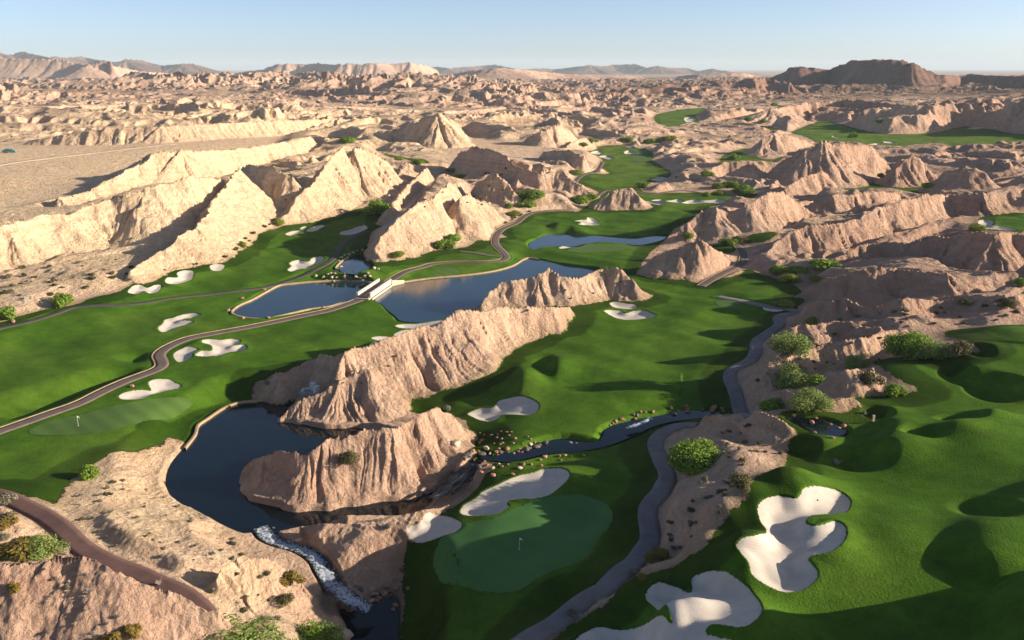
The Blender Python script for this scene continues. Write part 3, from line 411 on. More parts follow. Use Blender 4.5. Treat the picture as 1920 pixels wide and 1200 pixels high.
for i, rdef in enumerate(RIDGE):
    nm, lab, cols, k, kb, fl = rdef[:6]; cap = rdef[6] if len(rdef) > 6 else 1e9
    C, H, WF, WB, FV = [], [], [], [], []
    for cx, cy, bx, by in cols:
        P, z, B = solve_crest(cx, cy, bx, by, k)
        h = max(z - lookup_base(P), .4)
        C.append(P); H.append(h); WF.append(min(max(np.hypot(*(P - B)), h * .8), cap)); WB.append(max(kb * h, 1)); FV.append(B - P)
    Ca = np.array(C); seg = np.hypot(*np.diff(Ca, axis=0).T); S = np.concatenate([[0], np.cumsum(seg)]); sw = []
    for (cx, cy, bx, by) in cols:
        B = ground_pt(bx, by); A_, E_ = Ca[:-1], np.diff(Ca, axis=0); t_ = np.clip(((B - A_) * E_).sum(1) / ((E_ ** 2).sum(1) + 1e-9), 0, 1)
        Q_ = A_ + E_ * t_[:, None]; dd = np.hypot(*(Q_ - B).T); j_ = int(np.argmin(dd)); sw.append((S[j_] + t_[j_] * seg[j_], dd[j_]))
    sw.sort(); Hs = np.array(H)
    WF = np.minimum(np.clip(np.interp(S, [q[0] for q in sw], [q[1] for q in sw]), Hs * .75, np.array(WF)), cap)
    e = [C[min(j + 1, len(C) - 1)] - C[max(j - 1, 0)] for j in range(len(C))]
    s = sum(np.sign(a[0] * b[1] - a[1] * b[0]) for a, b in zip(e, FV))
    if 0: print(i, nm, lab[:40], 'h', [round(float(v), 1) for v in H], 'D', round(float(np.hypot(*C[len(C)//2]))))
    add_ridge(i, C, H, WF, WB, fl, 1 if s > 0 else -1)
NRID = len(RIDGE)
for j, (nm, lab, pts, dist) in enumerate(RANGES):
    C = [ray(px, py)[:2] * (dist + 500 * math.sin(px * .05)) for px, py in pts]
    H = [max(CAMH + np.hypot(*p) * ray(px, py)[2], 8) for p, (px, py) in zip(C, pts)]
    add_ridge(NRID + j, C, H, [max(h * 4.0, 150) for h in H], [h * 4 for h in H], 1.2, -1)
print('ridges', round(time.time() - T0, 1))
# ---------------------------------------------------------------- path centre lines
PW = []
psd = np.full(X.shape, -30, F32); pz = np.zeros(X.shape, F32)
for nm, pts, w, kind, lab in PATHS:
    G = chaikin(np.array([ground_pt(*p) for p in pts]), 2, closed=False)
    seg = np.hypot(*np.diff(G, axis=0).T); S = np.concatenate([[0], np.cumsum(seg)]); n = max(int(S[-1] / 1.0), 4)
    q = np.linspace(0, S[-1], n); G = np.stack([np.interp(q, S, G[:, 0]), np.interp(q, S, G[:, 1])], 1)
    zz = samp(base, G[:, 0], G[:, 1])
    kk = np.ones(9) / 9; zz = np.convolve(np.pad(zz, 4, mode='edge'), kk, 'valid')
    PW.append((G, zz))
    G3, Z3_ = G[::3], zz[::3]
    for a in range(len(G3) - 1):
        r, c = window(G3[a:a + 2], 8); x, y = X[r, c], Y[r, c]
        A = G3[a]; e = G3[a + 1] - A; L = float(e @ e)
        t = np.clip(((x - A[0]) * e[0] + (y - A[1]) * e[1]) / L, 0, 1)
        d = w / 2 - np.hypot(x - A[0] - t * e[0], y - A[1] - t * e[1])
        m = d > psd[r, c]; psd[r, c] = np.where(m, d, psd[r, c]); pz[r, c] = np.where(m, Z3_[a] + t * (Z3_[a + 1] - Z3_[a]), pz[r, c])
# ---------------------------------------------------------------- relief
gs = np.minimum(gsd, -rin + .3)
desert = sm(-gs, .5, 14.0 )
D0 = np.hypot(X, Y)
wx = X + 16 * fbm(X / 70, Y / 70, 2); wy = Y + 16 * fbm(X / 70 + 31, Y / 70 + 11, 2)
def rid_(k, lx, ly): return np.clip(1 - np.abs(pn(wx / lx + 5.2 * k, wy / ly + 8.8 * k)) * 1.75, 0, 1)
g1 = rid_(1, 46, 38); g2 = rid_(2, 21, 18); g3 = rid_(3, 9.5, 8.5); g4 = rid_(4, 4.4, 4)
r0 = rid_(0, 120, 84)
body = .55 * r0 + .42 * g1 * (.25 + .75 * r0) + .22 * g2 * (.3 + .7 * g1) + .10 * g3 * (.3 + .7 * g2) + .05 * g4
tt = pn(X / 310 + 3, Y / 170 + 8) + .45 * pn(X / 120, Y / 70) + .34 * (g1 - .5) + .20 * (g2 - .5) + .09 * (g3 - .5)
bluff = sm(tt, -.42, -.26) + sm(tt, -.05, .12) + sm(tt, .34, .5)
b = .62 * body * (.55 + .45 * sm(tt, -.6, .2)) + .34 * bluff
far_ = sm(D0, 500, 1000); lump = 1 + far_ * np.clip(1.1 * pn(X / 520 + 9, Y / 340 + 4) + .5 * pn(X / 1400, Y / 900), -.75, .7)
tone += far_ * (.16 * pn(X / 280, Y / 190) + .10 * pn(X / 90, Y / 70))
rel = relief * (b * 1.25 - .30) * (1 - sm(rin, -4, 2))
scale_far = 1 + 0 * sm(np.hypot(X, Y), 1500, 4000)
rel = rel * desert * lump * np.where(np.hypot(X, Y) > 5500, np.clip(1 - (np.hypot(X, Y) - 5500) / 3000, .1, 1), 1)
pathmask = sm(-psd, .6, 4.5)
TERR = (np.arctan2(X, Y) > .2) & (D0 < 190)
roll = (1 - .75 * TERR) * (1 - sm(-gs, -2, 6)) * (.55 * pn(X / 21, Y / 17) + .35 * pn(X / 9 + 3, Y / 8)) * sm(np.hypot(X, Y), 60, 120)
for pts, lab in GREEN:
    P_ = chaikin(np.array([ground_pt(*q) for q in pts]), 1); r, c = window(P_, 6); roll[r, c] *= 1 - .85 * sm(sdf(P_, X[r, c], Y[r, c]), -5, 1)
H0 = base + (rel + ridge + roll) * pathmask
MOUNDS = [(1240,925,.6,6),(270,845,1.5,6),(180,850,1.5,6),(70,720,1.6,7),(240,705,1.6,6),(330,655,1.2,5),(345,612,1.2,5),(500,558,1.2,6),(290,690,1.3,6),
 (1085,470,2.0,7),(1130,478,2.2,7),(1190,470,2.0,7),(1010,440,1.2,7),(1060,425,1.4,7),(1100,432,1.5,7),(985,440,1.2,6),(610,452,1.2,6),(560,470,1.0,6),(500,500,1.0,6),(845,497,1.0,6),(920,450,2.2,6),(1480,520,1.6,5),(1240,333,1.5,7),(1150,335,1.5,8),(1200,320,1.5,8),(1320,575,.8,7),(120,790,.6,8),(1700,270,2,14),(1800,270,2,14),(1850,275,2,12),(1600,262,2,12),(1740,735,.8,7),(1560,900,.7,6),(1700,870,.8,7)]
# grassy humps that throw the long pointed shadows: shadow middle, half width, half length, height
HUMPS = [(1795,705,3.2,3.8,2.0),(1862,730,4.8,4.6,3.0),(1805,778,4.4,2.6,2.3),(1735,807,3.8,2.4,2.1),(1613,860,5.0,3.8,2.6),(1850,952,4.0,4.0,1.7),(1797,1060,3.0,4,1.3),(1503,842,2.8,3,1.8),(1645,775,2.5,3.0,1.8),(1022,690,3.2,7,2.3),(955,715,3.5,8,2.2),
 (1838,655,2.6,3,1.4),(300,640,6,4,1.2),(300,865,4.5,4,1.3),(210,868,4.5,4,1.3),(595,466,4,7,1.4),(1060,432,5,8,1.6),(1030,425,4,8,1.5),(1290,440,4,7,1.3)]
for px, py, a_, b_, h in HUMPS:
    G = ground_pt(px, py); G[0] += .85 * a_; r, c = window(G[None], max(a_, b_) * 4.5)
    dx = X[r, c] - G[0]; dy = Y[r, c] - G[1]
    q = np.where(dx < 0, dx / (a_ * .62), dx / (a_ * 1.35)) ** 2 + (dy / b_) ** 2
    terr_ = px > 1480 and py > 640
    e2 = ((dx + .85 * a_) / (a_ * 1.05)) ** 2 + (dy / (b_ * 1.3)) ** 2
    H0[r, c] += ((.50 if terr_ else .8) * h * np.exp(-q * 1.1) - (.55 if terr_ else .2) * h * (1 - sm(np.sqrt(e2), .3, 1.1))) * pathmask[r, c]
# the fairway drops away from the path on its left side
for px, py, a_, b_, h in [(238,702,7,5,2.4),(196,716,8,5,2.5),(145,734,9,5,2.6),(88,752,9,5,2.6),(25,772,10,5,2.5),(278,668,5,4,1.4)]:
    G = ground_pt(px, py); r, c = window(G[None], 24)
    q = np.sqrt(np.where(X[r, c] > G[0], (X[r, c] - G[0]) / (a_ * .75), (X[r, c] - G[0]) / (a_ * 1.6)) ** 2 + ((Y[r, c] - G[1]) / b_) ** 2)
    H0[r, c] -= h * (1 - sm(q, .25, 1.15)) * pathmask[r, c]
# high ground outside the frame on the right: the ridge that shades the lower right corner
for px, py, h, sx, sy in [(2170,1230,8,9,10)]:
    G = on_plane(px, py, 14); r, c = window(G[None], 90)
    d = np.sqrt(((X[r, c] - G[0]) / sx) ** 2 + ((Y[r, c] - G[1]) / sy) ** 2)
    H0[r, c] += h * np.clip(1.6 - d, 0, 1) * (1 + .25 * fbm(X[r, c] / 9, Y[r, c] / 9, 3))
# fine rock roughness
rough = np.clip(desert + sm(rin, 0, 1.5), 0, 1) * pathmask
D_ = np.hypot(X, Y)
bil = lambda l, o: .42 - np.abs(pn(X / l + o, Y / l - o))
fine = 1.1 * bil(7.5, 2) + .75 * bil(3.3, 7) * sm(-D_, -600, -300) + .42 * bil(1.5, 5) * sm(-D_, -330, -170) + .2 * pn(X / .7, Y / .7) * sm(-D_, -170, -110)
big_ = sm(ridge, 22, 50); H0 = H0 + big_ * rough * (3.2 * (.5 - np.abs(pn(X / 34, Y / 34))) + 1.8 * pn(X / 15 + 4, Y / 15))
H0 = H0 + rough * fine * (1 - .85 * flat) * np.clip(.25 + .045 * ridge + .05 * relief, .2, .9)
# paths bedded in
b = sm(psd, -1.6, 0); H0 = H0 * (1 - b) + (pz - .06 - .05 * sm(psd, 0, .4)) * b
# banks
b = sm(wsd, -1.6, .9) * (1 - sm(rin, -.8, .4)); H0 = np.where(wsd > -1.6, np.minimum(H0, H0 * (1 - b) + (wz - 1.6) * b), H0)
H0 = np.where((wsd > .6) & (rin < -.3), np.minimum(H0, wz - .25), H0)
# rapids channel
RW = []
for nm, pts, lab in RAPIDS:
    G = np.array([np.append(ground_pt(a, b_), w) for a, b_, w in pts])
    D = np.hypot(G[:, 0], G[:, 1]); G[:, 2] = G[:, 2] / FPX * np.hypot(D, CAMH)
    G = chaikin(G, 2, closed=False); RW.append(G)
    for a in range(len(G) - 1):
        r, c = window(G[a:a + 2, :2], 16); x, y = X[r, c], Y[r, c]
        A = G[a, :2]; e = G[a + 1, :2] - A; t = np.clip(((x - A[0]) * e[0] + (y - A[1]) * e[1]) / max(float(e @ e), 1e-6), 0, 1)
        d = np.hypot(x - A[0] - t * e[0], y - A[1] - t * e[1]) / G[a, 2]
        zc = base_at(A) + t * (base_at(G[a + 1, :2]) - base_at(A))
        dm = (d - 1.2) * G[a, 2]; H0[r, c] = np.where((dm > 0) & (dm < 11) & (rin[r, c] < 1.5), np.minimum(H0[r, c], zc + .05 + .10 * dm + .9 * sm(dm, 5, 11) * 4), H0[r, c]) if 'white foaming' in lab else H0[r, c]
        b = 1 - sm(d, .8, 1.9); H0[r, c] = np.minimum(H0[r, c], H0[r, c] * (1 - b) + (zc - 1.2) * b)
ZPRE = H0.copy()
# bunkers
BW = []
bsd = np.full(X.shape, -30, F32)
for pts, lab in BUNKER:
    P = np.array([ground_pt(*p) for p in pts])
    P = catmull(P, 4); BW.append(P)
    area = abs(.5 * np.sum(P[:, 0] * np.roll(P[:, 1], -1) - P[:, 1] * np.roll(P[:, 0], -1)))
    dep = min(.8, .06 * math.sqrt(area))
    r, c = window(P, 4); s = sdf(P, X[r, c], Y[r, c])
    H0[r, c] += np.where(s > 0, -(dep * sm(s, -.2, 2.2)) - .45 * sm(s, 0, .9), dep * .3 * np.exp(-(s / 1.3) ** 2) * (s > -4))
    bsd[r, c] = np.maximum(bsd[r, c], s)
GRW = [catmull(np.array([ground_pt(*p) for p in pts]), 4) for pts, lab in GREEN]
gsd_f = gs
ZF = H0
print('heights', round(time.time() - T0, 1))
# ---------------------------------------------------------------- scene helpers
SC = bpy.context.scene
COL = SC.collection
def tag(o, label=None, cat=None, group=None, kind=None):
    if label: o['label'] = label
    if cat: o['category'] = cat
    if group: o['group'] = group
    if kind: o['kind'] = kind
    return o
def mesh_obj(name, V, Fs, mat=None, parent=None, smooth=False, attrs=None):
    me = bpy.data.meshes.new(name)
    V = np.asarray(V, np.float32)
    if isinstance(Fs, np.ndarray):
        k = Fs.shape[1]; me.vertices.add(len(V)); me.vertices.foreach_set('co', V.ravel())
        me.loops.add(Fs.size); me.loops.foreach_set('vertex_index', Fs.astype(np.int32).ravel())
        me.polygons.add(len(Fs)); me.polygons.foreach_set('loop_start', np.arange(0, Fs.size, k, dtype=np.int32))
        me.update(calc_edges=True)
    else:
        me.from_pydata(V.tolist(), [], Fs); me.update()
    if smooth: me.polygons.foreach_set('use_smooth', np.ones(len(me.polygons), bool))
    for k_, a in (attrs or {}).items():
        at = me.attributes.new(k_, 'FLOAT', 'POINT'); at.data.foreach_set('value', np.asarray(a, np.float32).ravel())
    if mat: me.materials.append(mat)
    o = bpy.data.objects.new(name, me); COL.objects.link(o)
    if parent: o.parent = parent
    return o
def empty(name, loc, rz=0.0, s=1.0):
    o = bpy.data.objects.new(name, None); COL.objects.link(o); o.location = loc; o.rotation_euler = (0, 0, rz); o.scale = (s, s, s); o.empty_display_size = .5
    return o
class MB:
    def __init__(s): s.v = []; s.f = []
    def box(s, x0, y0, z0, x1, y1, z1, taper=0):
        n = len(s.v); t = taper
        s.v += [(x0,y0,z0),(x1,y0,z0),(x1,y1,z0),(x0,y1,z0),(x0+t,y0+t,z1),(x1-t,y0+t,z1),(x1-t,y1-t,z1),(x0+t,y1-t,z1)]
        s.f += [tuple(n + i for i in q) for q in ((3,2,1,0),(4,5,6,7),(0,1,5,4),(1,2,6,5),(2,3,7,6),(3,0,4,7))]; return s
    def tube(s, pts, rad, n=7):
        pts = [Vector(p) for p in pts]; rad = rad if isinstance(rad, (list, tuple)) else [rad] * len(pts); rings = []
        for i, p in enumerate(pts):
            d = (pts[min(i + 1, len(pts) - 1)] - pts[max(i - 1, 0)]).normalized(); a = d.orthogonal().normalized(); b = d.cross(a)
            st = len(s.v); s.v += [tuple(p + rad[i] * (math.cos(6.2832 * j / n) * a + math.sin(6.2832 * j / n) * b)) for j in range(n)]; rings.append(st)
        for A, B in zip(rings, rings[1:]):
            s.f += [(A + j, A + (j + 1) % n, B + (j + 1) % n, B + j) for j in range(n)]
        s.f += [tuple(rings[0] + j for j in reversed(range(n))), tuple(rings[-1] + j for j in range(n))]; return s
    def build(s, name, mat, parent=None, smooth=False): return mesh_obj(name, s.v, s.f, mat, parent, smooth)
# ---------------------------------------------------------------- materials
def new_mat(name):
    m = bpy.data.materials.new(name); m.use_nodes = True; nt = m.node_tree; b = nt.nodes['Principled BSDF']
    b.inputs['Specular IOR Level'].default_value = .2; b.inputs['Roughness'].default_value = .9
    return m, nt, b
class NT:
    def __init__(s, nt): s.nt = nt; s.L = nt.links.new
    def n(s, t, **k):
        x = s.nt.nodes.new(t)
        for a, v in k.items(): setattr(x, a, v)
        return x
    def put(s, sock, v):
        if hasattr(v, 'is_output') or isinstance(v, bpy.types.NodeSocket): s.L(v, sock)
        else: sock.default_value = v
    def math(s, op, a, b=0.0, c=0.0, clamp=False):
        x = s.n('ShaderNodeMath', operation=op, use_clamp=clamp)
        for i, v in enumerate((a, b, c)): s.put(x.inputs[i], v)
        return x.outputs[0]
    def noise(s, scale, detail=3, rough=.55, vec=None, dim='3D'):
        x = s.n('ShaderNodeTexNoise', noise_dimensions=dim); x.inputs['Scale'].default_value = scale; x.inputs['Detail'].default_value = detail; x.inputs['Roughness'].default_value = rough
        s.L(vec if vec else s.pos(), x.inputs['Vector']); return x.outputs['Fac']
    def pos(s):
        if not hasattr(s, '_pos'): s._pos = s.n('ShaderNodeNewGeometry')
        return s._pos.outputs['Position']
    def nrm(s): s.pos(); return s._pos.outputs['Normal']
    def ramp(s, fac, stops):
        x = s.n('ShaderNodeValToRGB'); e = x.color_ramp.elements
        while len(e) < len(stops): e.new(.5)
        for i, (p, c) in enumerate(stops): e[i].position = p; e[i].color = (*c, 1) if len(c) == 3 else c
        s.L(fac, x.inputs[0]); return x.outputs[0]
    def mix(s, fac, a, b, mode='MIX'):
        x = s.n('ShaderNodeMix', data_type='RGBA', blend_type=mode)
        s.put(x.inputs[0], fac); s.put(x.inputs[6], a if not isinstance(a, tuple) else (*a, 1)); s.put(x.inputs[7], b if not isinstance(b, tuple) else (*b, 1)); return x.outputs[2]
    def scale(s, col, f):
        x = s.n('ShaderNodeVectorMath', operation='SCALE'); s.L(col, x.inputs[0]); s.put(x.inputs['Scale'], f); return x.outputs[0]
    def attr(s, n): x = s.n('ShaderNodeAttribute', attribute_name=n); return x.outputs['Fac']
    def smooth(s, v, a, b):
        x = s.n('ShaderNodeMapRange', interpolation_type='SMOOTHSTEP'); s.put(x.inputs[0], v); x.inputs[1].default_value = a; x.inputs[2].default_value = b; return x.outputs[0]
    def bump(s, h, dist, strength=1.0):
        x = s.n('ShaderNodeBump'); x.inputs['Distance'].default_value = dist; x.inputs['Strength'].default_value = strength; s.L(h, x.inputs['Height']); return x.outputs[0]
    def mapv(s, vec, sc):
        x = s.n('ShaderNodeMapping'); x.inputs['Scale'].default_value = sc; s.L(vec, x.inputs[0]); return x.outputs[0]
def simple(name, col, rough=.85, var=.25, scale=1.5, spec=.2, bump=0.0, metal=0.0):
    m, nt, b = new_mat(name); N = NT(nt)
    tc = N.n('ShaderNodeTexCoord').outputs['Object']
    f = N.noise(scale, 4, .6, tc)
    c = N.ramp(f, [(.25, tuple(x * (1 - var) for x in col)), (.75, tuple(min(x * (1 + var), .95) for x in col))])
    N.L(c, b.inputs['Base Color']); b.inputs['Roughness'].default_value = rough; b.inputs['Specular IOR Level'].default_value = spec; b.inputs['Metallic'].default_value = metal
    if bump: N.L(N.bump(N.noise(scale * 3, 4, .6, tc), bump), b.inputs['Normal'])
    return m
def terrain_material():
    m, nt, b = new_mat('ground'); N = NT(nt)
    tone = N.attr('tone'); gsd = N.attr('gsd')
    P = N.pos()
    sep = N.n('ShaderNodeSeparateXYZ'); N.L(P, sep.inputs[0])
    sn = N.n('ShaderNodeSeparateXYZ'); N.L(N.nrm(), sn.inputs[0])
    n_big = N.noise(.035, 3); n_mid = N.noise(.22, 4, .62); n_fine = N.noise(1.7, 4, .65)
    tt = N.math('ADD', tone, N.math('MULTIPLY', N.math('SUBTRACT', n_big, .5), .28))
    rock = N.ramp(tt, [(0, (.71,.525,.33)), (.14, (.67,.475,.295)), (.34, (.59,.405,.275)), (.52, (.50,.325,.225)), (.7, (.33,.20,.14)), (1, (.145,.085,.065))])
    hue = N.noise(.085, 4, .6); rock = N.mix(N.math('MULTIPLY', N.smooth(hue, .52, .66), .38), rock, N.mix(.45, rock, (.46,.24,.16))); rock = N.mix(N.math('MULTIPLY', N.smooth(hue, .46, .34), .30), rock, N.mix(.5, rock, (.46,.41,.35)))
    # strata: thin beds following height, bent by noise
    zz = N.math('ADD', sep.outputs[2], N.math('MULTIPLY', n_big, 9.0))
    st = N.n('ShaderNodeTexNoise', noise_dimensions='1D'); st.inputs['Scale'].default_value = .75; st.inputs['Detail'].default_value = 3; N.L(zz, st.inputs['W'])
    strata = N.smooth(st.outputs['Fac'], .3, .72)
    steep = N.smooth(sn.outputs[2], .93, .7)
    rock = N.mix(N.math('MULTIPLY', N.math('MULTIPLY', strata, steep), .45), rock, N.mix(.5, rock, (.36,.17,.11)))
    rock = N.scale(rock, N.math('ADD', .55, N.math('MULTIPLY', n_mid, .9)))
    rock = N.scale(rock, N.math('ADD', .68, N.math('MULTIPLY', n_fine, .64)))
    # scree and sparse low scrub on gentle ground
    gentle = N.smooth(sn.outputs[2], .80, .95)
    vo = N.n('ShaderNodeTexVoronoi', feature='F1'); vo.inputs['Scale'].default_value = .21; N.L(P, vo.inputs['Vector'])
    vo2 = N.n('ShaderNodeTexVoronoi', feature='F1'); vo2.inputs['Scale'].default_value = .55; N.L(P, vo2.inputs['Vector'])
    dots = N.math('MAXIMUM', N.smooth(vo.outputs['Distance'], .24, .13), N.math('MULTIPLY', N.smooth(vo2.outputs['Distance'], .26, .14), .6))
    dens = N.math('MULTIPLY', N.math('MULTIPLY', N.smooth(N.noise(.05, 3), .42, .58), gentle), N.attr('scrub'))
    rock = N.mix(N.math('MULTIPLY', N.math('MULTIPLY', dots, dens), .75), rock, (.10,.085,.045))
    rock = N.mix(N.math('MULTIPLY', dens, .42), rock, (.23,.175,.10))
    # turf
    g1 = N.noise(.055, 3); g2 = N.noise(.5, 4, .6); g3 = N.noise(3.2, 3, .7)
    grass = N.ramp(g1, [(.3, (.032,.080,.004)), (.5, (.046,.104,.006)), (.72, (.078,.136,.011))])
    mow = N.n('ShaderNodeTexWave', wave_type='BANDS', bands_direction='DIAGONAL'); mow.inputs['Scale'].default_value = .055; mow.inputs['Distortion'].default_value = 3.0; mow.inputs['Detail'].default_value = 1; mow.inputs['Detail Scale'].default_value = .3; N.L(P, mow.inputs['Vector'])
    fair = N.smooth(N.math('ADD', gsd, N.math('MULTIPLY', g1, 7.0)), 8.6, 9.8)
    grass = N.scale(grass, N.math('ADD', .90, N.math('MULTIPLY', N.math('MULTIPLY', mow.outputs['Fac'], fair), .28)))
    grass = N.scale(grass, N.math('ADD', .66, N.math('MULTIPLY', fair, .34))); grass = N.mix(N.math('MULTIPLY', fair, .36), grass, (.070,.150,.012))
    grass = N.scale(grass, N.math('ADD', .52, N.math('MULTIPLY', g2, .96)))
    grass = N.scale(grass, N.math('ADD', .58, N.math('MULTIPLY', g3, .84)))
    grass = N.mix(N.math('MULTIPLY', N.attr('dry'), .5), grass, (.16,.205,.035))  # far turf painted lighter in place of graded exposure, plus random pale patches
    edge = N.math('ADD', gsd, N.math('MULTIPLY', N.math('SUBTRACT', N.noise(.8, 4, .7), .5), 2.4))
    mask = N.smooth(edge, -.12, .25)
    dirt = N.mix(N.smooth(edge, -3.0, 0.0), rock, N.mix(.5, rock, (.33,.235,.12)))
    col = N.mix(mask, dirt, grass)
    N.L(col, b.inputs['Base Color']); b.inputs['Roughness'].default_value = .95; b.inputs['Specular IOR Level'].default_value = .05
    hr = N.math('ADD', N.math('MULTIPLY', N.noise(.9, 6, .68), 1.0), N.math('MULTIPLY', N.noise(.27, 3, .6), 1.2))
    hg = N.math('MULTIPLY', g3, .12)
    hmix = N.n('ShaderNodeMix', data_type='FLOAT'); N.L(mask, hmix.inputs[0]); N.L(hr, hmix.inputs[2]); N.L(hg, hmix.inputs[3])
    N.L(N.bump(hmix.outputs[0], 1.3, 1.0), b.inputs['Normal'])
    return m
M_GROUND = terrain_material()
def water_material(name, col, rough, ripple):
    m, nt, b = new_mat(name); N = NT(nt)
    N.L(N.ramp(N.noise(.06, 3), [(.3, col), (.7, tuple(c * 1.5 for c in col))]), b.inputs['Base Color'])
    b.inputs['Roughness'].default_value = rough; b.inputs['Specular IOR Level'].default_value = .5; b.inputs['IOR'].default_value = 1.33
    N.L(N.bump(N.noise(1.1, 3, .6), ripple, .35), b.inputs['Normal']); return m
M_WATER = water_material('pond water', (.010,.026,.036), .07, .05); M_WATER2 = water_material('deep pond water', (.002,.006,.009), .06, .04)
def foam_material(name, white):
    m, nt, b = new_mat(name); N = NT(nt)
    v = N.mapv(N.pos(), (1, 1, .5))
    n = N.math('ADD', N.math('MULTIPLY', N.attr('mid'), .16), N.math('ADD', N.noise(2.6, 7, .75, v), N.math('MULTIPLY', N.noise(.5, 2, .5), .2)))
    f = N.smooth(n, white, white + .22)
    N.L(N.mix(f, (.012,.02,.026), (.58,.64,.72)), b.inputs['Base Color'])
    N.L(N.math('ADD', .12, N.math('MULTIPLY', f, .6)), b.inputs['Roughness'])
    N.L(N.bump(n, .6, .8), b.inputs['Normal']); return m
M_FOAM = foam_material('foaming water', .60); M_FOAM_D = foam_material('dark broken water', .80)
def sand_material():
    m, nt, b = new_mat('bunker sand'); N = NT(nt)
    c = N.ramp(N.noise(.5, 4), [(.3, (.50,.43,.355)), (.7, (.60,.525,.44))])
    N.L(c, b.inputs['Base Color']); b.inputs['Roughness'].default_value = .95
    w = N.n('ShaderNodeTexWave', wave_type='RINGS'); w.inputs['Scale'].default_value = .9; w.inputs['Distortion'].default_value = 5; w.inputs['Detail'].default_value = 2; w.inputs['Detail Scale'].default_value = .25; N.L(N.pos(), w.inputs['Vector'])
    h = N.math('ADD', N.math('MULTIPLY', w.outputs['Fac'], .4), N.noise(4, 4, .7))
    N.L(N.bump(h, .045, .7), b.inputs['Normal']); return m
M_SAND = sand_material()
def green_material(name, lo, hi, st):
    m, nt, b = new_mat(name); N = NT(nt)
    mow = N.n('ShaderNodeTexWave', wave_type='BANDS', bands_direction='DIAGONAL'); mow.inputs['Scale'].default_value = .12; mow.inputs['Distortion'].default_value = .6; N.L(N.pos(), mow.inputs['Vector'])
    c = N.ramp(N.noise(.12, 3), [(.3, lo), (.7, hi)])
    c = N.scale(c, N.math('ADD', .9, N.math('MULTIPLY', mow.outputs['Fac'], st))); c = N.scale(c, N.math('ADD', .85, N.math('MULTIPLY', N.noise(3.5, 3, .7), .3)))
    N.L(c, b.inputs['Base Color']); return m
M_GREEN = green_material('dense putting turf', (.052,.150,.032), (.066,.172,.040), .06); M_GREEN2 = green_material('dry putting turf', (.062,.118,.020), (.082,.144,.026), .2)
def path_material(name, col):
    m, nt, b = new_mat(name); N = NT(nt)
    c = N.ramp(N.noise(.35, 5, .6), [(.3, tuple(x * .8 for x in col)), (.7, tuple(x * 1.2 for x in col))])
    c = N.scale(c, N.math('ADD', .8, N.math('MULTIPLY', N.noise(5, 4, .7), .4))); N.L(c, b.inputs['Base Color']); N.L(N.bump(N.noise(7, 3), .02), b.inputs['Normal']); return m
M_PATH = {'A': path_material('dark path asphalt', (.085,.07,.062)), 'B': path_material('purple grey path', (.145,.105,.088)), 'E': path_material('grey path', (.185,.162,.155)), 'T': path_material('dirt track', (.56,.42,.28)), 'F': path_material('red brown path', (.135,.075,.062))}
M_KERB = simple('tan kerb concrete', (.36,.265,.15), .9, .3, .8)
# ---------------------------------------------------------------- ground meshes
ZT = ZF.astype(np.float32)
gy, gx = np.gradient(ZT)
def grid_normals():
    Pm = np.stack([X, Y, ZT], -1)
    du = np.empty_like(Pm); dv = np.empty_like(Pm)
    du[:, 1:-1] = Pm[:, 2:] - Pm[:, :-2]; du[:, 0] = Pm[:, 1] - Pm[:, 0]; du[:, -1] = Pm[:, -1] - Pm[:, -2]
    dv[1:-1] = Pm[2:] - Pm[:-2]; dv[0] = Pm[1] - Pm[0]; dv[-1] = Pm[-1] - Pm[-2]
    n = np.cross(du, dv); n /= np.linalg.norm(n, axis=-1, keepdims=True) + 1e-12
    return n.astype(np.float32)
NRM = grid_normals()
scrub = (sm(-gs, 3, 20) * (1 - sm(rin, -1, 2) * .8) * (.35 + .65 * sm(D_, 250, 700)) * np.clip(relief / 1.2, .12, 1) * (1 - .95 * flat)).astype(np.float32)
NG = len(GRASS)
cls = np.where(gs >= 0, 1 + gid, np.where((rid >= 0) & (rin > 0), 1 + NG + rid, 0)).astype(np.int32)
fc = cls[:-1, :-1].copy()
VI = np.arange(NR * NC, dtype=np.int32).reshape(NR, NC)
FI = np.stack([VI[:-1, :-1], VI[:-1, 1:], VI[1:, 1:], VI[1:, :-1]], -1)
PV = np.stack([X, Y, ZT], -1).reshape(-1, 3); NV = NRM.reshape(-1, 3); TF = tone.ravel(); SF = scrub.ravel(); FAR_BRIGHT = np.clip(sm(D0, 330, 620) * .8 + .35 * pn(X / 30, Y / 26), 0, 1).astype(np.float32).ravel(); GF = gs.astype(np.float32).ravel()  # last turf weight grows with distance: far brightness put into the grass colour
GLAB = {'valley': 'deep green fairways winding through the valley floor between the tan ridges', 'terrace': 'dark green fairway with mounds and hollows on the right foreground terrace', 'far course': 'distant bright green fairways crossing the right background',
 'high course': 'small highest green fairway near the middle background', 'shaded valley': 'irregular shaded grass in the gap among the right centre hills', 'side valley': 'dark shaded strip of grass under the jagged hill at right', 'upper patch': 'high grass patch round a pale bunker at the right edge',
 'tee patch': 'square tee lawn above the spur hill', 'spur tee': 'small tee lawn on top of the brown spur hill', 'slope patch': 'tiny grass patch beside the pointed right hills', 'hilltop patch': 'green tee patch on the pale hilltop, left centre', 'ledge strip': 'thin green strip along a ledge of the pale hills',
 'gully strip': 'green strip in the gully behind the dirt track', 'meadow strip': 'thin green strip behind the rounded right hill'}
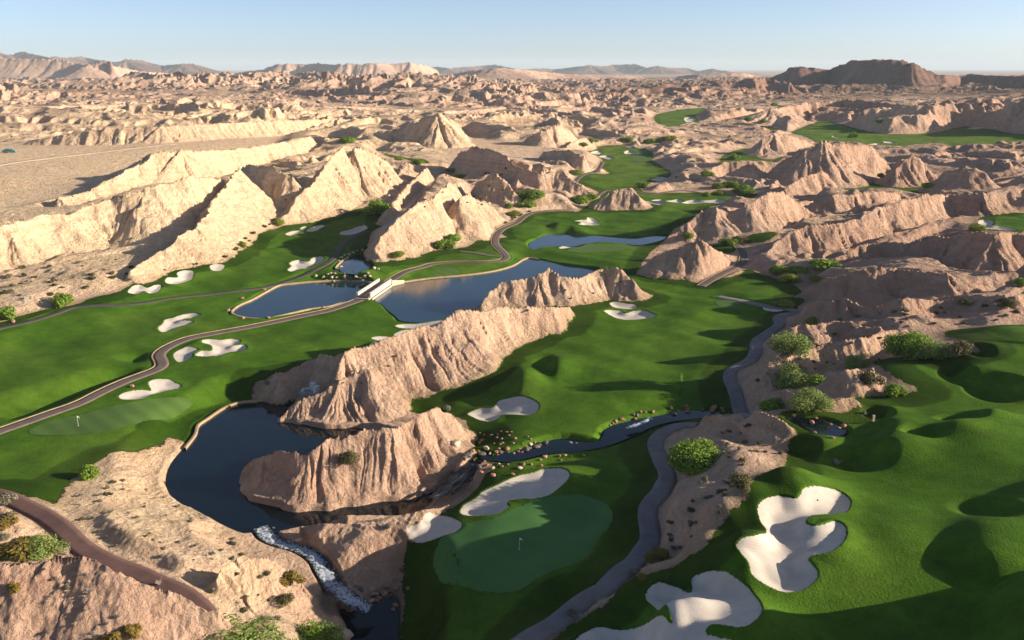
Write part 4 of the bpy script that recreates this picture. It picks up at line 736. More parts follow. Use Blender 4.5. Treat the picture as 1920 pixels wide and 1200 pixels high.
def ground_object(name, k, label):
    F_ = FI[fc == k]
    if not len(F_): return
    u, inv = np.unique(F_, return_inverse=True)
    o = mesh_obj(name, PV[u], inv.reshape(F_.shape).astype(np.int32), M_GROUND, smooth=True, attrs={'gsd': GF[u], 'tone': TF[u], 'scrub': SF[u], 'dry': FAR_BRIGHT[u]})  # dry carries the far brightening painted into the turf, with random patches
    at = o.data.attributes.new('custom_normal', 'FLOAT_VECTOR', 'POINT'); at.data.foreach_set('vector', NV[u].ravel())
    tag(o, label, None, None, 'structure')
ground_object('desert', 0, 'pale tan desert ground and eroded badlands stretching to the horizon')
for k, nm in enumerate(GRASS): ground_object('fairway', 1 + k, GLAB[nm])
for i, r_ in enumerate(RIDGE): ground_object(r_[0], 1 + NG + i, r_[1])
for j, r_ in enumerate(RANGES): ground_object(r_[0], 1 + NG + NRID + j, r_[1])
print('ground', round(time.time() - T0, 1))
# ---------------------------------------------------------------- water, sand, greens, paths
def flat_poly(name, P, z, mat):
    t = tessellate_polygon([[Vector((p[0], p[1], 0)) for p in P]])
    return mesh_obj(name, [(p[0], p[1], z) for p in P], [tuple(f) for f in t], mat)
for (nm, pts, z, lab), P in zip(WATER, WP):
    c = P.mean(0); n = np.stack([np.roll(P, -1, 0)[:, 1] - np.roll(P, 1, 0)[:, 1], np.roll(P, 1, 0)[:, 0] - np.roll(P, -1, 0)[:, 0]], 1)
    a = np.sum(P[:, 0] * np.roll(P[:, 1], -1) - P[:, 1] * np.roll(P[:, 0], -1)); n = n / (np.linalg.norm(n, axis=1, keepdims=True) + 1e-9) * (1 if a > 0 else -1)
    o = flat_poly(nm, P + n * (.1 if nm == 'stream' else .35), z, M_WATER if 'blue' in lab or 'brown' in lab or 'weir' in lab else M_WATER2)
    me = o.data
    if me.polygons[0].normal.z < 0: me.flip_normals()
    tag(o, lab, None, None, 'structure')
def fill(P, cell):
    x0, y0 = P.min(0) - cell; x1, y1 = P.max(0) + cell
    xs = np.arange(x0, x1 + cell, cell); ys = np.arange(y0, y1 + cell, cell); gx_, gy_ = np.meshgrid(xs, ys)
    s = sdf(P, gx_.astype(F32), gy_.astype(F32))
    in_ = s > -cell * .75
    q = in_[:-1, :-1] & in_[:-1, 1:] & in_[1:, 1:] & in_[1:, :-1] & ((s[:-1, :-1] > 0) | (s[:-1, 1:] > 0) | (s[1:, 1:] > 0) | (s[1:, :-1] > 0))
    # pull outside corners back onto the outline
    A = P; B = np.roll(P, -1, 0); out = np.argwhere(s < cell * .25)
    for r, c in out:
        p = np.array([gx_[r, c], gy_[r, c]]); e = B - A; L = (e ** 2).sum(1) + 1e-12; t = np.clip(((p - A) * e).sum(1) / L, 0, 1); Q = A + e * t[:, None]; j = np.argmin(((Q - p) ** 2).sum(1))
        gx_[r, c], gy_[r, c] = Q[j]; s[r, c] = 0
    idx = np.arange(s.size).reshape(s.shape); Fq = np.stack([idx[:-1, :-1], idx[:-1, 1:], idx[1:, 1:], idx[1:, :-1]], -1)[q]
    u, inv = np.unique(Fq, return_inverse=True)
    return gx_.ravel()[u], gy_.ravel()[u], s.ravel()[u], inv.reshape(Fq.shape).astype(np.int32)
for (pts, lab), P in zip(BUNKER, BW):
    area = abs(.5 * np.sum(P[:, 0] * np.roll(P[:, 1], -1) - P[:, 1] * np.roll(P[:, 0], -1))); dep = min(.8, .06 * math.sqrt(area))
    cell = max(.35, math.sqrt(area) / 45)
    x, y, s, Fq = fill(P, cell)
    z = samp(ZPRE, x, y) - dep * sm(s, -.2, 2.2) + .03 + np.where(s <= 0, .04, 0)
    o = mesh_obj('sand_bunker', np.stack([x, y, z], 1), Fq, M_SAND, smooth=True)
    tag(o, lab, 'sand bunker', 'white sand bunkers of the golf course')
for (pts, lab), P in zip(GREEN, GRW):
    x, y, s, Fq = fill(P, max(.6, math.sqrt(abs(np.ptp(P[:, 0]) * np.ptp(P[:, 1]))) / 50))
    o = mesh_obj('putting_green', np.stack([x, y, samp(ZF, x, y) + .06], 1), Fq, M_GREEN if 'foreground' in lab else M_GREEN2, smooth=True); tag(o, lab, None, None, 'structure')
def strip(name, G, zz, off0, off1, mat, label, thick=.25):
    t = np.gradient(G, axis=0); t /= np.linalg.norm(t, axis=1, keepdims=True) + 1e-9; n = np.stack([-t[:, 1], t[:, 0]], 1)
    m = 4; V = []; 
    for j in range(m + 1):
        p = G + n * (off0 + (off1 - off0) * j / m); V.append(np.column_stack([p, zz]))
    lo = V[0].copy(); lo[:, 2] -= thick; hi = V[-1].copy(); hi[:, 2] -= thick
    V = np.stack([lo] + V + [hi], 1); k = V.shape[1]; nn = len(G); idx = np.arange(nn * k).reshape(nn, k)
    Fq = np.stack([idx[:-1, :-1], idx[1:, :-1], idx[1:, 1:], idx[:-1, 1:]], -1).reshape(-1, 4)
    return tag(mesh_obj(name, V.reshape(-1, 3), Fq[:, ::-1].copy(), mat, smooth=False), label, None, None, 'structure')
KERBS = {1: 1, 2: 1, 6: -1}
for i, ((nm, pts, w, kind, lab), (G, zz)) in enumerate(zip(PATHS, PW)):
    strip(nm, G, zz + .05, -w / 2, w / 2, M_PATH[kind], lab)
    if i in (1, 2, 4): strip('kerb', G, zz + .16, w / 2, w / 2 + .32, M_KERB, 'tan kerb along the ' + lab[:60])
SHORE = [(0, 0, 200, 'pale tan stone edging round the long blue pond')]
def shore(P, z, a, b, lab, w=.6):
    n = len(P); i0, i1 = int(a * n), int(b * n); idx = [j % n for j in range(i0, i1 + 1)]
    Q = P[idx]; s = np.sum(P[:, 0] * np.roll(P[:, 1], -1) - P[:, 1] * np.roll(P[:, 0], -1)); sg = -1 if s > 0 else 1
    seg = np.hypot(*np.diff(Q, axis=0).T); S = np.concatenate([[0], np.cumsum(seg)]); q = np.linspace(0, S[-1], max(int(S[-1] / 1.0), 4)); Q = np.stack([np.interp(q, S, Q[:, 0]), np.interp(q, S, Q[:, 1])], 1)
    strip('pond_edging', Q, np.full(len(Q), z + .42), -.2 * sg, (w - .2) * sg, M_KERB, lab, 1.2)
shore(WP[0], WATER[0][2], 0, 1.0, WATER[0][3] and 'pale tan stone edging round the long blue pond')
shore(WP[1], WATER[1][2], 16.6 / 26, 24.9 / 26, 'pale tan stone edging along the far bank of the large dark blue pond')
shore(WP[3], WATER[3][2], -1 / 12, 2.2 / 12, 'tan stone edging at the left of the small weir pond', .5)
shore(WP[5], WATER[5][2], -1.0 / 27, 6.7 / 27, 'pale stone edging along the grassy bank of the navy pond')
for (nm, pts, lab), G in zip(RAPIDS, RW):
    t = np.gradient(G[:, :2], axis=0); t /= np.linalg.norm(t, axis=1, keepdims=True); n = np.stack([-t[:, 1], t[:, 0]], 1)
    zz = np.array([base_at(p) for p in G[:, :2]]); m = 14; V = []
    for j in range(m + 1):
        p = G[:, :2] + n * (G[:, 2:3] * (2.4 * j / m - 1.2)); V.append(np.column_stack([p, zz - .28 + .22 * pn(p[:, 0] * 1.1, p[:, 1] * 1.1) + .1 * pn(p[:, 0] * 2.9, p[:, 1] * 2.9)]))
    V = np.stack(V, 1); nn, k = V.shape[:2]; idx = np.arange(nn * k).reshape(nn, k)
    Fq = np.stack([idx[:-1, :-1], idx[1:, :-1], idx[1:, 1:], idx[:-1, 1:]], -1).reshape(-1, 4)
    tag(mesh_obj(nm, V.reshape(-1, 3), Fq[:, ::-1].copy(), M_FOAM if 'white' in lab else M_FOAM_D, smooth=True, attrs={'mid': np.tile(1 - np.abs(np.linspace(-1, 1, m + 1)) ** 1.5, nn)}), lab, None, None, 'structure')
# ---------------------------------------------------------------- where a photo pixel meets the ground
_T = np.exp(np.linspace(math.log(45), math.log(6000), 1500))
def hit(px, py):
    d = ray(px, py); x, y = d[0] * _T, d[1] * _T; z = CAMH + d[2] * _T; g = samp(ZF, x, y)
    j = np.argmax(z < g)
    if z[j] >= g[j]: p = ground_pt(px, py); return np.array([p[0], p[1], float(samp(ZF, p[0], p[1]))])
    a, b_ = _T[max(j - 1, 0)], _T[j]
    for _ in range(20):
        m = .5 * (a + b_)
        if CAMH + d[2] * m < samp(ZF, d[0] * m, d[1] * m): b_ = m
        else: a = m
    return np.array([d[0] * b_, d[1] * b_, float(samp(ZF, d[0] * b_, d[1] * b_))])
def mpp(p): return math.sqrt(p[0] ** 2 + p[1] ** 2 + (CAMH - p[2]) ** 2) / FPX      # metres per photo pixel there
# ---------------------------------------------------------------- foliage
def leaf_mat(name, lo, hi):
    m, nt, b = new_mat(name); N = NT(nt)
    c = N.ramp(N.attr('lv'), [(0, lo), (1, hi)]); N.L(c, b.inputs['Base Color']); b.inputs['Roughness'].default_value = .8
    tr = N.n('ShaderNodeBsdfTranslucent'); N.L(c, tr.inputs[0]); ms = N.n('ShaderNodeMixShader'); ms.inputs[0].default_value = .25
    N.L(b.outputs[0], ms.inputs[1]); N.L(tr.outputs[0], ms.inputs[2]); N.L(ms.outputs[0], nt.nodes['Material Output'].inputs[0]); return m
L_TREE = leaf_mat('mesquite leaves', (.07,.13,.010), (.27,.39,.05))
L_LIME = leaf_mat('palo verde leaves', (.10,.14,.012), (.32,.37,.05))
L_PALE = leaf_mat('silvery mesquite leaves', (.10,.15,.032), (.33,.40,.10))
L_OLIVE = leaf_mat('olive scrub leaves', (.06,.058,.022), (.17,.155,.065))
L_YEL = leaf_mat('yellow scrub leaves', (.14,.095,.015), (.34,.25,.06))
L_GREY = leaf_mat('grey sage leaves', (.13,.12,.075), (.34,.31,.22))
M_BARK = simple('bark', (.11,.075,.05), .9, .3, 4)
M_TWIG = simple('bleached twigs', (.52,.45,.36), .9, .2, 4)
def crown_mesh(name, seed, n, lobes, leaf, mat, flat=.8, up=0.0):
    r = np.random.default_rng(seed)
    L_ = []
    for k in range(lobes):
        a = r.uniform(0, 6.283); q = math.sqrt(r.uniform(0, 1)) * .62 if k else 0
        L_.append((q * math.cos(a), q * math.sin(a), r.uniform(.30, .75) * flat * (1.1 - .55 * q), r.uniform(.26, .48)))
    L_ = np.array(L_); pick = r.choice(lobes, n, p=L_[:, 3] ** 2 / (L_[:, 3] ** 2).sum())
    d = r.normal(size=(n, 3)); d /= np.linalg.norm(d, axis=1, keepdims=True)
    rad = L_[pick, 3] * r.uniform(.45, 1.05, n) ** .6
    C = L_[pick, :3] + d * rad[:, None] * np.array([1, 1, flat]); C[:, 2] = np.maximum(C[:, 2], .04 + .06 * r.uniform(size=n))
    nr = d + r.normal(size=(n, 3)) * .55 + np.array([0, 0, .25]); nr /= np.linalg.norm(nr, axis=1, keepdims=True)
    t = np.cross(nr, r.normal(size=(n, 3))); t /= np.linalg.norm(t, axis=1, keepdims=True); b_ = np.cross(nr, t)
    s = leaf * r.uniform(.6, 1.35, (n, 1))
    V = np.stack([C - t * s - b_ * s * .5, C + t * s - b_ * s * .5, C + t * s * .7 + b_ * s * .6, C - t * s * .7 + b_ * s * .6], 1).reshape(-1, 3)
    lobe_l = r.uniform(.2, .8, lobes)[pick]; lv = np.clip(lobe_l * .55 + r.uniform(0, .55, n), 0, 1).repeat(4)
    o = mesh_obj(name, V, np.arange(4 * n, dtype=np.int32).reshape(n, 4), mat, attrs={'lv': lv}); me = o.data; bpy.data.objects.remove(o); return me
def spike_mesh(name, seed, n, mat, spread=.8, rad=.02):          # stiff grassy or twiggy shrub: many thin stems from one root
    r = random.Random(seed); mb = MB()
    for i in range(n):
        a = r.uniform(0, 6.283); q = r.uniform(.15, 1) * spread; h = r.uniform(.45, 1)
        p1 = (math.cos(a) * q * .4, math.sin(a) * q * .4, h * .6); p2 = (math.cos(a + .3) * q, math.sin(a + .3) * q, h)
        mb.tube([(0, 0, 0), p1, p2], [rad, rad * .8, rad * .35], 4)
        if i % 3 == 0: mb.tube([p1, (p1[0] * 1.8 + .1, p1[1] * 1.8, p1[2] + .25)], [rad * .6, rad * .3], 4)
    o = mb.build(name, mat); me = o.data; bpy.data.objects.remove(o); return me
def trunk_mesh(name, seed, n=4, h=.45):
    r = random.Random(seed); mb = MB(); mb.tube([(0, 0, -.12), (.01, .01, .1), (.03, .0, .22)], [.07, .055, .045], 8)
    for i in range(n):
        a = 6.283 * i / n + r.uniform(-.4, .4); q = r.uniform(.22, .42)
        p1 = (.03 + math.cos(a) * q * .45, math.sin(a) * q * .45, .22 + h * .35); p2 = (.03 + math.cos(a) * q, math.sin(a) * q, .22 + h * r.uniform(.6, 1)); mb.tube([(.03, 0, .18), p1, p2], [.035, .024, .01], 6)
    o = mb.build(name, M_BARK, smooth=True); me = o.data; bpy.data.objects.remove(o); return me
CR = {
 'tree': [crown_mesh('tree_crown', s, 7500, 19, .030, L_TREE) for s in (1, 2, 3)],
 'lime': [crown_mesh('lime_crown', s, 4500, 14, .036, L_LIME) for s in (4, 5)],
 'pale': [crown_mesh('pale_crown', s, 7000, 18, .028, L_PALE) for s in (6, 7)],
 'olive': [crown_mesh('olive_crown', s, 2800, 11, .042, L_OLIVE) for s in (8, 9)],
 'yellow': [crown_mesh('yellow_crown', s, 1700, 9, .055, L_YEL) for s in (10, 11)],
 'sage': [crown_mesh('sage_crown', s, 900, 7, .07, L_GREY) for s in (12, 13)],
 'scrub': [crown_mesh('scrub_crown', s, 420, 6, .10, L_OLIVE) for s in (14, 15, 16)],
 'smalltree': [crown_mesh('small_tree_crown', s, 1800, 11, .06, L_TREE) for s in (17, 18, 19)],
 'dry': [spike_mesh('dry_twigs', s, 46, M_TWIG) for s in (20, 21)],
}
TR = [trunk_mesh('trunk_mesh', s) for s in (1, 2, 3)]
def link(name, me, parent=None):
    o = bpy.data.objects.new(name, me); COL.objects.link(o); o.parent = parent; return o
def tree(px, py, wpx, kind, label, hs=1.0, group=None, name='tree', sink=.15):
    p = hit(px, py); s = wpx * mpp(p) * .5 / .82
    e = empty(name, (p[0], p[1], p[2] - sink * .3 * s), random.uniform(0, 6.28)); e.scale = (s, s, s * hs)
    tag(e, label, 'shrub' if name.endswith('shrub') or name == 'bush' else 'tree', group)
    link('trunk', random.choice(TR), e); link('crown', random.choice(CR[kind]), e); return e
TREES = [
 (1305,882,112,'tree','big bright green mesquite tree beside the grey path, nearest of all the trees',1.0),
 (1476,662,76,'pale','round mesquite tree on the pale shoulder, upper of two beside the path',.95),
 (1478,722,74,'pale','round mesquite tree in front of the grey slab, lower of two by the path',1.0),
 (1516,764,84,'pale','spreading pale mesquite tree just above the terrace pond slabs',.8),
 (1452,768,56,'tree','dark low tree left of the spreading pale one',.75),
 (1708,668,84,'tree','big bushy green tree on the upper edge of the right terrace',1.05),
 (1755,670,56,'pale','paler bush right beside the big tree on the right terrace',.95),
 (1794,664,42,'olive','brownish olive bush at the right end of the terrace thicket',1.2),
 (1612,690,44,'pale','feathery pale shrub at the left corner of the terrace lawn',1.0),
 (1630,718,46,'olive','brownish olive shrub below the feathery pale one',1.1),
 (1676,742,44,'tree','small dark green bush in the notch of the terrace lawn',.9),
 (1532,722,46,'tree','dark green bush in the shade behind the lower round tree',.8),
 (705,400,52,'tree','big round dark tree alone at the head of the left fairway',.95),
 (832,466,44,'tree','bushy green tree under the shaded cliff of the pale hill',.8),
 (846,452,34,'tree','smaller green tree behind the one under the pale hill cliff',.9),
 (122,572,42,'tree','bright round green tree on the left desert edge',1.0),
 (4,600,40,'tree','green tree cut by the left picture edge',1.1),
 (166,895,40,'tree','tall green shrub at the corner of the lower left lawn',1.05),
 (657,868,38,'olive','dark leafy shrub growing on the flank of the pink-brown ridge',1.2),
 (590,1212,92,'tree','feathery bright green tree at the bottom edge left of the dark pool',.85),
 (430,1222,190,'pale','wide green thicket along the bottom edge below the foreground hill',.32),
 (78,1035,96,'pale','broad grey-green shrub on the mound by the red-brown path',.55),
 (30,1040,80,'yellow','straw coloured brush on the left mound beside the grey-green shrub',.6),
 (12,985,52,'yellow','orange and yellow brush at the left picture edge above the mound',.6),
 (208,1215,60,'yellow','yellow-green bush low on the foreground hill',.9),
 (246,1190,34,'yellow','smaller creosote bush right of the yellow-green one on the foreground hill',1.1),
 (28,1108,24,'yellow','small yellow bush on the shaded left flank of the foreground hill',1.2),
 (545,1092,48,'yellow','rounded yellow-olive bush on the edge of the knoll above the cascade',.9),
 (533,1130,34,'olive','round olive bush below the yellow one above the cascade',1.0),
 (1238,1050,52,'yellow','yellow-olive shrub at the path edge behind the foreground bunkers',.85),
 (1384,915,44,'olive','olive shrub at the rock edge by the right terrace',1.2),
 (1456,512,34,'tree','round green tree right of the spur hill path',.95),
 (1482,530,42,'lime','lime green bush in the hollow right of the spur hill',.7),
 (1530,527,26,'lime','small lime green bush, rightmost in the hollow',.8),
 (1498,512,40,'tree','dark shaded tree behind the lime bushes',.7),
 (1548,500,60,'tree','dark shaded thicket at the foot of the fluted ridge',.45),
 (1290,447,22,'tree','small round tree left of the pointed hill',1.0),
 (1364,459,32,'tree','green tree behind the tee lawn of the spur hill',.8),
 (1520,607,32,'lime','yellow-green bush on the pale shoulder',.75),
 (1470,575,46,'lime','wide lime bush beside the path junction',.55),
 (1385,455,30,'olive','olive bush on the slope between tee lawns',.8),
 (980,372,34,'tree','green tree, left one of the clump below the flat-topped hill',.9),
 (1002,372,42,'tree','green tree, right one of the clump below the flat-topped hill',.8),
 (988,385,50,'tree','low wide bush in front of the clump below the flat-topped hill',.45),
 (952,390,20,'tree','small green bush beside the spire',1.0),
 (963,404,26,'lime','lime bush on the slope above the path bend',.8),
 (1088,382,40,'tree','dark tree in shade left of the round cone hill',.8),
 (1108,374,30,'tree','dark tree behind the left shoulder of the round cone hill',.8),
 (1204,352,22,'tree','round tree at the lower right corner of the far upper fairway',1.0),
 (1370,352,30,'tree','round green tree above the longest sand strip',.9),
 (1343,352,28,'tree','green tree left of the one above the longest sand strip',.7),
 (1395,362,44,'tree','dark tree at the right end of the sand strips',.7),
 (1326,368,20,'lime','small lime bush at the left end of the longest sand strip',.8),
 (1347,364,24,'lime','second small lime bush by the longest sand strip',.7),
 (1374,300,24,'tree','tree in the gap of hills right of the upper fairway',.9),
 (1327,329,26,'tree','bush in the gully below the gap of hills',.7),
 (1080,328,34,'tree','bush on the bank left of the upper fairway',.6),
 (1175,266,24,'tree','bush above the upper fairway, left',.8),
 (1110,266,22,'tree','bush on the slope above the small cone',.7),
 (1092,274,22,'tree','bush at the foot of the small cone',.7),
 (1220,268,32,'tree','bush among the hills behind the upper fairway',.6),
 (1255,262,28,'lime','pale bush among the hills behind the upper fairway',.6),
 (653,268,34,'tree','bush on the green hilltop patch',.7),
 (848,322,24,'lime','bush at the top of the green gully strip',.6),
 (862,334,26,'tree','bush in the middle of the green gully strip',.6),
 (783,308,24,'tree','bush on the ledge strip of the pale hills',.8),
 (748,300,16,'tree','small bush at the left end of the ledge strip',.8),
 (520,421,24,'lime','small lime bush at the foot of the bright buttress',.9),
 (456,463,22,'lime','lime bush at the foot of the pale slope',.8),
 (745,480,28,'lime','lime bush at the foot of the pale hill beside the creek',.7),
 (1830,432,30,'lime','yellow-green bush beside the pale high bunker at right',.8),
 (1652,333,14,'tree','small tree under the long dark-flanked ridge',1.1),
 (1740,352,22,'tree','dark shrub at the right end of the side valley lawn',.8),
 (1808,570,24,'olive','olive bush on the brown slope at right',.8),
 (1888,574,32,'olive','dark olive bush near the right edge, above the terrace',.8),
 (1912,536,26,'tree','green bush at the right edge below the brown folded ridge',1.0),
 (1650,230,16,'tree','tiny tree on the hill behind the far right fairway',.8),
 (1452,198,12,'tree','tiny tree on the far slope below the dark mesas',.9),
 (1402,226,16,'tree','tiny tree above the meadow strip, left',.9),
 (1430,230,14,'tree','tiny tree above the meadow strip, right',.9),
 (1600,258,26,'tree','dark tree standing on the far right fairway',.7),
]
for px, py, w, kind, lab, hs in TREES:
    near_ = w > 28 or py > 480
    nm = 'bush' if ('bush' in lab or 'shrub' in lab or 'brush' in lab or 'thicket' in lab) else 'tree'
    if kind == 'tree' and not (w > 60): k2 = 'smalltree'
    else: k2 = kind
    tree(px, py, w, k2, lab, hs, None, nm)
# bleached shrubs and scattered desert scrub
def shrub(px, py, wpx, kind, label, group, name='shrub', hs=.9):
    p = hit(px, py); s = wpx * mpp(p) * .5 / .8
    o = link(name, random.choice(CR[kind])); o.location = (p[0], p[1], p[2] - .06 * s); o.rotation_euler = (0, 0, random.uniform(0, 6.28)); o.scale = (s, s, s * hs)
    tag(o, label, 'shrub', group); return o
SINGLE = [(1128,1140,34,'dry','bleached dead shrub with pale curved branches beside the path',1.1),(1072,1152,22,'sage','pale grey sage bush at the path edge left of the bleached dead shrub',.8),(1088,1158,18,'dry','small dry tuft touching the pale sage bush by the path',.8),
 (1188,1078,26,'sage','pink-grey brush on the rock corner above the bleached dead shrub',.8),(1205,1085,22,'yellow','golden brush on the rock corner above the foreground bunkers',.8),(1570,873,20,'dry','dry brush stump at the rock edge above the largest bunker',1.2),
 (10,945,34,'sage','pale cream brush at the top left corner of the red-brown path',1.0),(127,1040,16,'dry','bare reddish twig bush standing on the foreground hill crest',1.8),(298,1098,18,'dry','bare pale twig bush at the path side on the foreground crest',1.2),(168,1112,28,'dry','grey twiggy tuft on the face of the foreground hill',.7),
 (502,722,12,'sage','pale sage bush at the tip of the central ridge',1.2),(838,768,22,'sage','pale sage tuft on top of the pink-brown ridge by the kidney bunker',.7),(728,988,16,'sage','pale tuft on the brown bank left of the heart bunker',.9),(718,975,18,'dry','spiky pale tuft behind the one left of the heart bunker',.9),(1620,778,12,'sage','round pale bush above the small marker post',1.2)]
for px, py, w, k, lab, hs in SINGLE: shrub(px, py, w, k, lab, None, 'shrub', hs)
SCATTER = [
 ('small olive scrub dotted over the tan slope left of the navy pond', [(180,880),(320,900),(400,1000),(480,1010),(440,1060),(330,1060),(180,1020),(120,960)], 64, (4,12), ('scrub','sage','sage','dry')),
 ('low dry scrub on the sunlit knoll above the red-brown path', [(370,1085),(480,1060),(560,1100),(540,1170),(420,1160)], 14, (8,15), ('scrub','sage','dry')),
 ('grey and olive scrub on the flat sand at the left desert edge', [(0,505),(150,490),(250,500),(260,520),(180,550),(40,570),(0,570)], 34, (6,14), ('scrub','sage','scrub')),
 ('scrub clumps along the foot of the left hills by the fairway', [(250,520),(330,500),(440,460),(500,420),(520,410),(440,480),(300,512)], 14, (6,12), ('scrub','scrub')),
 ('pale scrub on the rock band between grey path and largest bunker', [(1270,900),(1390,890),(1400,930),(1330,1000),(1260,1050),(1250,1010)], 24, (8,17), ('sage','sage','scrub')),
 ('scrub on the rock below the big bright mesquite tree', [(1350,800),(1450,790),(1470,850),(1400,880),(1360,860)], 22, (7,14), ('sage','scrub')),
 ('scrub tufts among the rock slabs of the right hillside', [(1400,720),(1560,690),(1640,640),(1760,610),(1640,600),(1480,640)], 26, (5,12), ('scrub','sage')),
 ('scrub on the brown slopes above the right terrace', [(1550,590),(1900,560),(1920,600),(1760,610),(1600,620)], 26, (6,12), ('scrub','sage','scrub')),
 ('scrub on the sandy slope above the winding path', [(930,440),(960,400),(1060,385),(1000,395),(940,425)], 16, (5,9), ('scrub','sage')),
 ('tufts on the foreground hill face', [(20,1080),(120,1060),(330,1140),(380,1190),(60,1190)], 16, (7,14), ('sage','dry')),
 ('straw tufts crowded on the left foreground mound', [(0,960),(50,990),(110,1040),(0,1050)], 18, (14,26), ('yellow','dry','sage')),
 ('scrub dots on the twin-peaked and central rock ridges', [(560,700),(800,640),(950,600),(1050,580),(1180,540),(1160,515),(940,560),(800,700),(600,760)], 16, (4,8), ('scrub',)),
 ('scrub along the dry shoulder behind the terrace lawn', [(1780,620),(1860,655),(1850,670),(1800,672)], 8, (8,14), ('scrub','sage')),
 ('small scrub in the gullies of the pale central hills', [(720,420),(850,400),(960,380),(1060,330),(1000,300),(880,330),(760,360)], 18, (4,8), ('scrub',)),
]
def in_poly(x, y, P):
    c = False
    for (ax, ay), (bx, by) in zip(P, P[1:] + P[:1]):
        if (ay > y) != (by > y) and x < (bx - ax) * (y - ay) / (by - ay) + ax: c = not c
    return c
def scatter_px(P, n, ok):
    xs = [p[0] for p in P]; ys = [p[1] for p in P]; out = []; tries = 0
    while len(out) < n and tries < n * 60:
        tries += 1; x, y = random.uniform(min(xs), max(xs)), random.uniform(min(ys), max(ys))
        if not in_poly(x, y, P): continue
        p = hit(x, y)
        if ok(p): out.append((x, y))
    return out
bare = lambda p: samp(gs, p[0], p[1]) < -.6 and samp(wsd, p[0], p[1]) < -.8 and samp(psd, p[0], p[1]) < -.8
for lab, P, n, (a, b_), kinds in SCATTER:
    for x, y in scatter_px(P, n, bare):
        k = random.choice(kinds); shrub(x, y, random.uniform(a, b_), k, lab, lab, 'desert_shrub' if k != 'dry' else 'dry_tuft', random.uniform(.6, 1.0))
# ---------------------------------------------------------------- boulders
import bmesh
M_RED = simple('red sandstone', (.40,.20,.13), .9, .35, 1.4, .15, .12)
M_TAN = simple('tan sandstone', (.55,.42,.29), .9, .3, 1.4, .15, .12)
M_WET = simple('dark wet rock', (.13,.105,.09), .55, .5, 1.2, .4, .12)
def rock_mesh(seed, mat):
    bm = bmesh.new(); bmesh.ops.create_icosphere(bm, subdivisions=3, radius=.5); r = random.Random(seed); o = np.array([r.uniform(0, 90), r.uniform(0, 90)])
    cuts = [(Vector((r.gauss(0, 1), r.gauss(0, 1), r.gauss(0, 1))).normalized(), r.uniform(.28, .42)) for _ in range(9)]
    for v in bm.verts:
        for n_, d in cuts:
            e = v.co.dot(n_) - d
            if e > 0: v.co -= n_ * e * .9
        v.co *= 1 + .14 * float(pn(np.array([v.co.x * 3 + o[0]]), np.array([v.co.y * 3 + v.co.z * 2 + o[1]]))[0])
        v.co.z *= .78
    me = bpy.data.meshes.new('boulder'); bm.to_mesh(me); bm.free(); me.materials.append(mat); return me
RK = {'red': [rock_mesh(s, M_RED) for s in range(5)], 'tan': [rock_mesh(s + 10, M_TAN) for s in range(5)], 'wet': [rock_mesh(s + 20, M_WET) for s in range(5)]}
def boulder(px, py, wpx, kind, label, group):
    p = hit(px, py); s = wpx * mpp(p); o = link('boulder', random.choice(RK[kind])); z = p[2]
    w = samp(wsd, p[0], p[1])
    if w > 0: z = float(samp(wz, p[0], p[1])) - .1 * s
    o.location = (p[0], p[1], z + .16 * s); o.rotation_euler = (random.uniform(-.3, .3), random.uniform(-.3, .3), random.uniform(0, 6.28)); o.scale = (s * random.uniform(.9, 1.3), s * random.uniform(.8, 1.1), s * random.uniform(.75, 1.1)); tag(o, label, 'boulder', group); return o
dec = lambda pts, ox, oy, k: [(ox + x / k, oy + y / k, w / k) for x, y, w in pts]
lit = dec([(315,242,28),(385,268,30),(493,263,60),(590,248,50),(636,215,30),(728,215,58),(790,220,40),(760,272,40),(845,310,62),(580,305,50),(648,322,42),(355,335,58),(320,378,62),(528,398,32),(625,400,48),(660,382,40)], 860, 780, 8)
for x, y, w in lit: boulder(x, y + .6 * w, w, 'red', 'red boulder lit by sun on the grass above the rocky stream bend', 'sunlit red boulders on the grass')
shd = dec([(415,452,80),(210,500,70),(300,520,60),(345,535,50),(470,545,60),(565,515,70),(605,470,50),(735,462,85),(825,392,45),(960,402,40),(935,475,70),(1015,445,55),(1080,400,65),(1145,378,50),(1035,290,45),(1075,335,40),(355,575,60),(450,640,60),(385,660,50),(425,715,60),(510,750,75),(340,810,75),(520,848,100),(815,850,62),(915,750,80),(965,695,65),(1085,700,60),(1240,720,60),(600,700,50),(645,735,60),(735,710,50),(745,590,50),(850,560,40),(1030,600,55),(1125,545,50),(1200,560,55),(1290,590,60),(1215,635,60),(1310,580,50),(540,610,40),(605,635,40),(830,650,50),(950,645,40),(1515,580,50),(1600,575,45),(1530,640,45),(1690,590,40),(1880,575,50),(1680,500,45),(1760,515,35)], 860, 780, 8)
for i, (x, y, w) in enumerate(shd): boulder(x, y + .5 * w, w, 'red' if i % 4 else 'tan', 'dull red boulder in the shade along the rocky stream beside the near green', 'shaded red boulders along the stream')
wet = scatter_px([(905,842),(870,850),(862,880),(800,905),(790,935),(840,935),(880,905),(905,875)], 60, lambda p: True)
wet += scatter_px([(915,852),(1010,838),(1030,845),(1020,854),(950,868),(925,864)], 14, lambda p: True)
for x, y in wet: boulder(x, y, random.uniform(6, 13), 'wet', 'dark wet rock in the steep cascade between the ridge and the near green', 'dark rocks in the cascade')
weir = [(615,514),(622,520),(628,512),(632,520),(636,527),(645,518),(640,508),(650,524),(676,521),(684,519),(690,512),(694,518),(672,527),(668,519),(680,526),(606,519),(612,526),(702,503),(709,504),(626,527),(620,512),(632,505)]
for x, y in weir: boulder(x, y + 1, random.uniform(4.5, 8), 'tan', 'sunlit tan boulder at the weir between small pond and long blue pond', 'boulders at the weir')
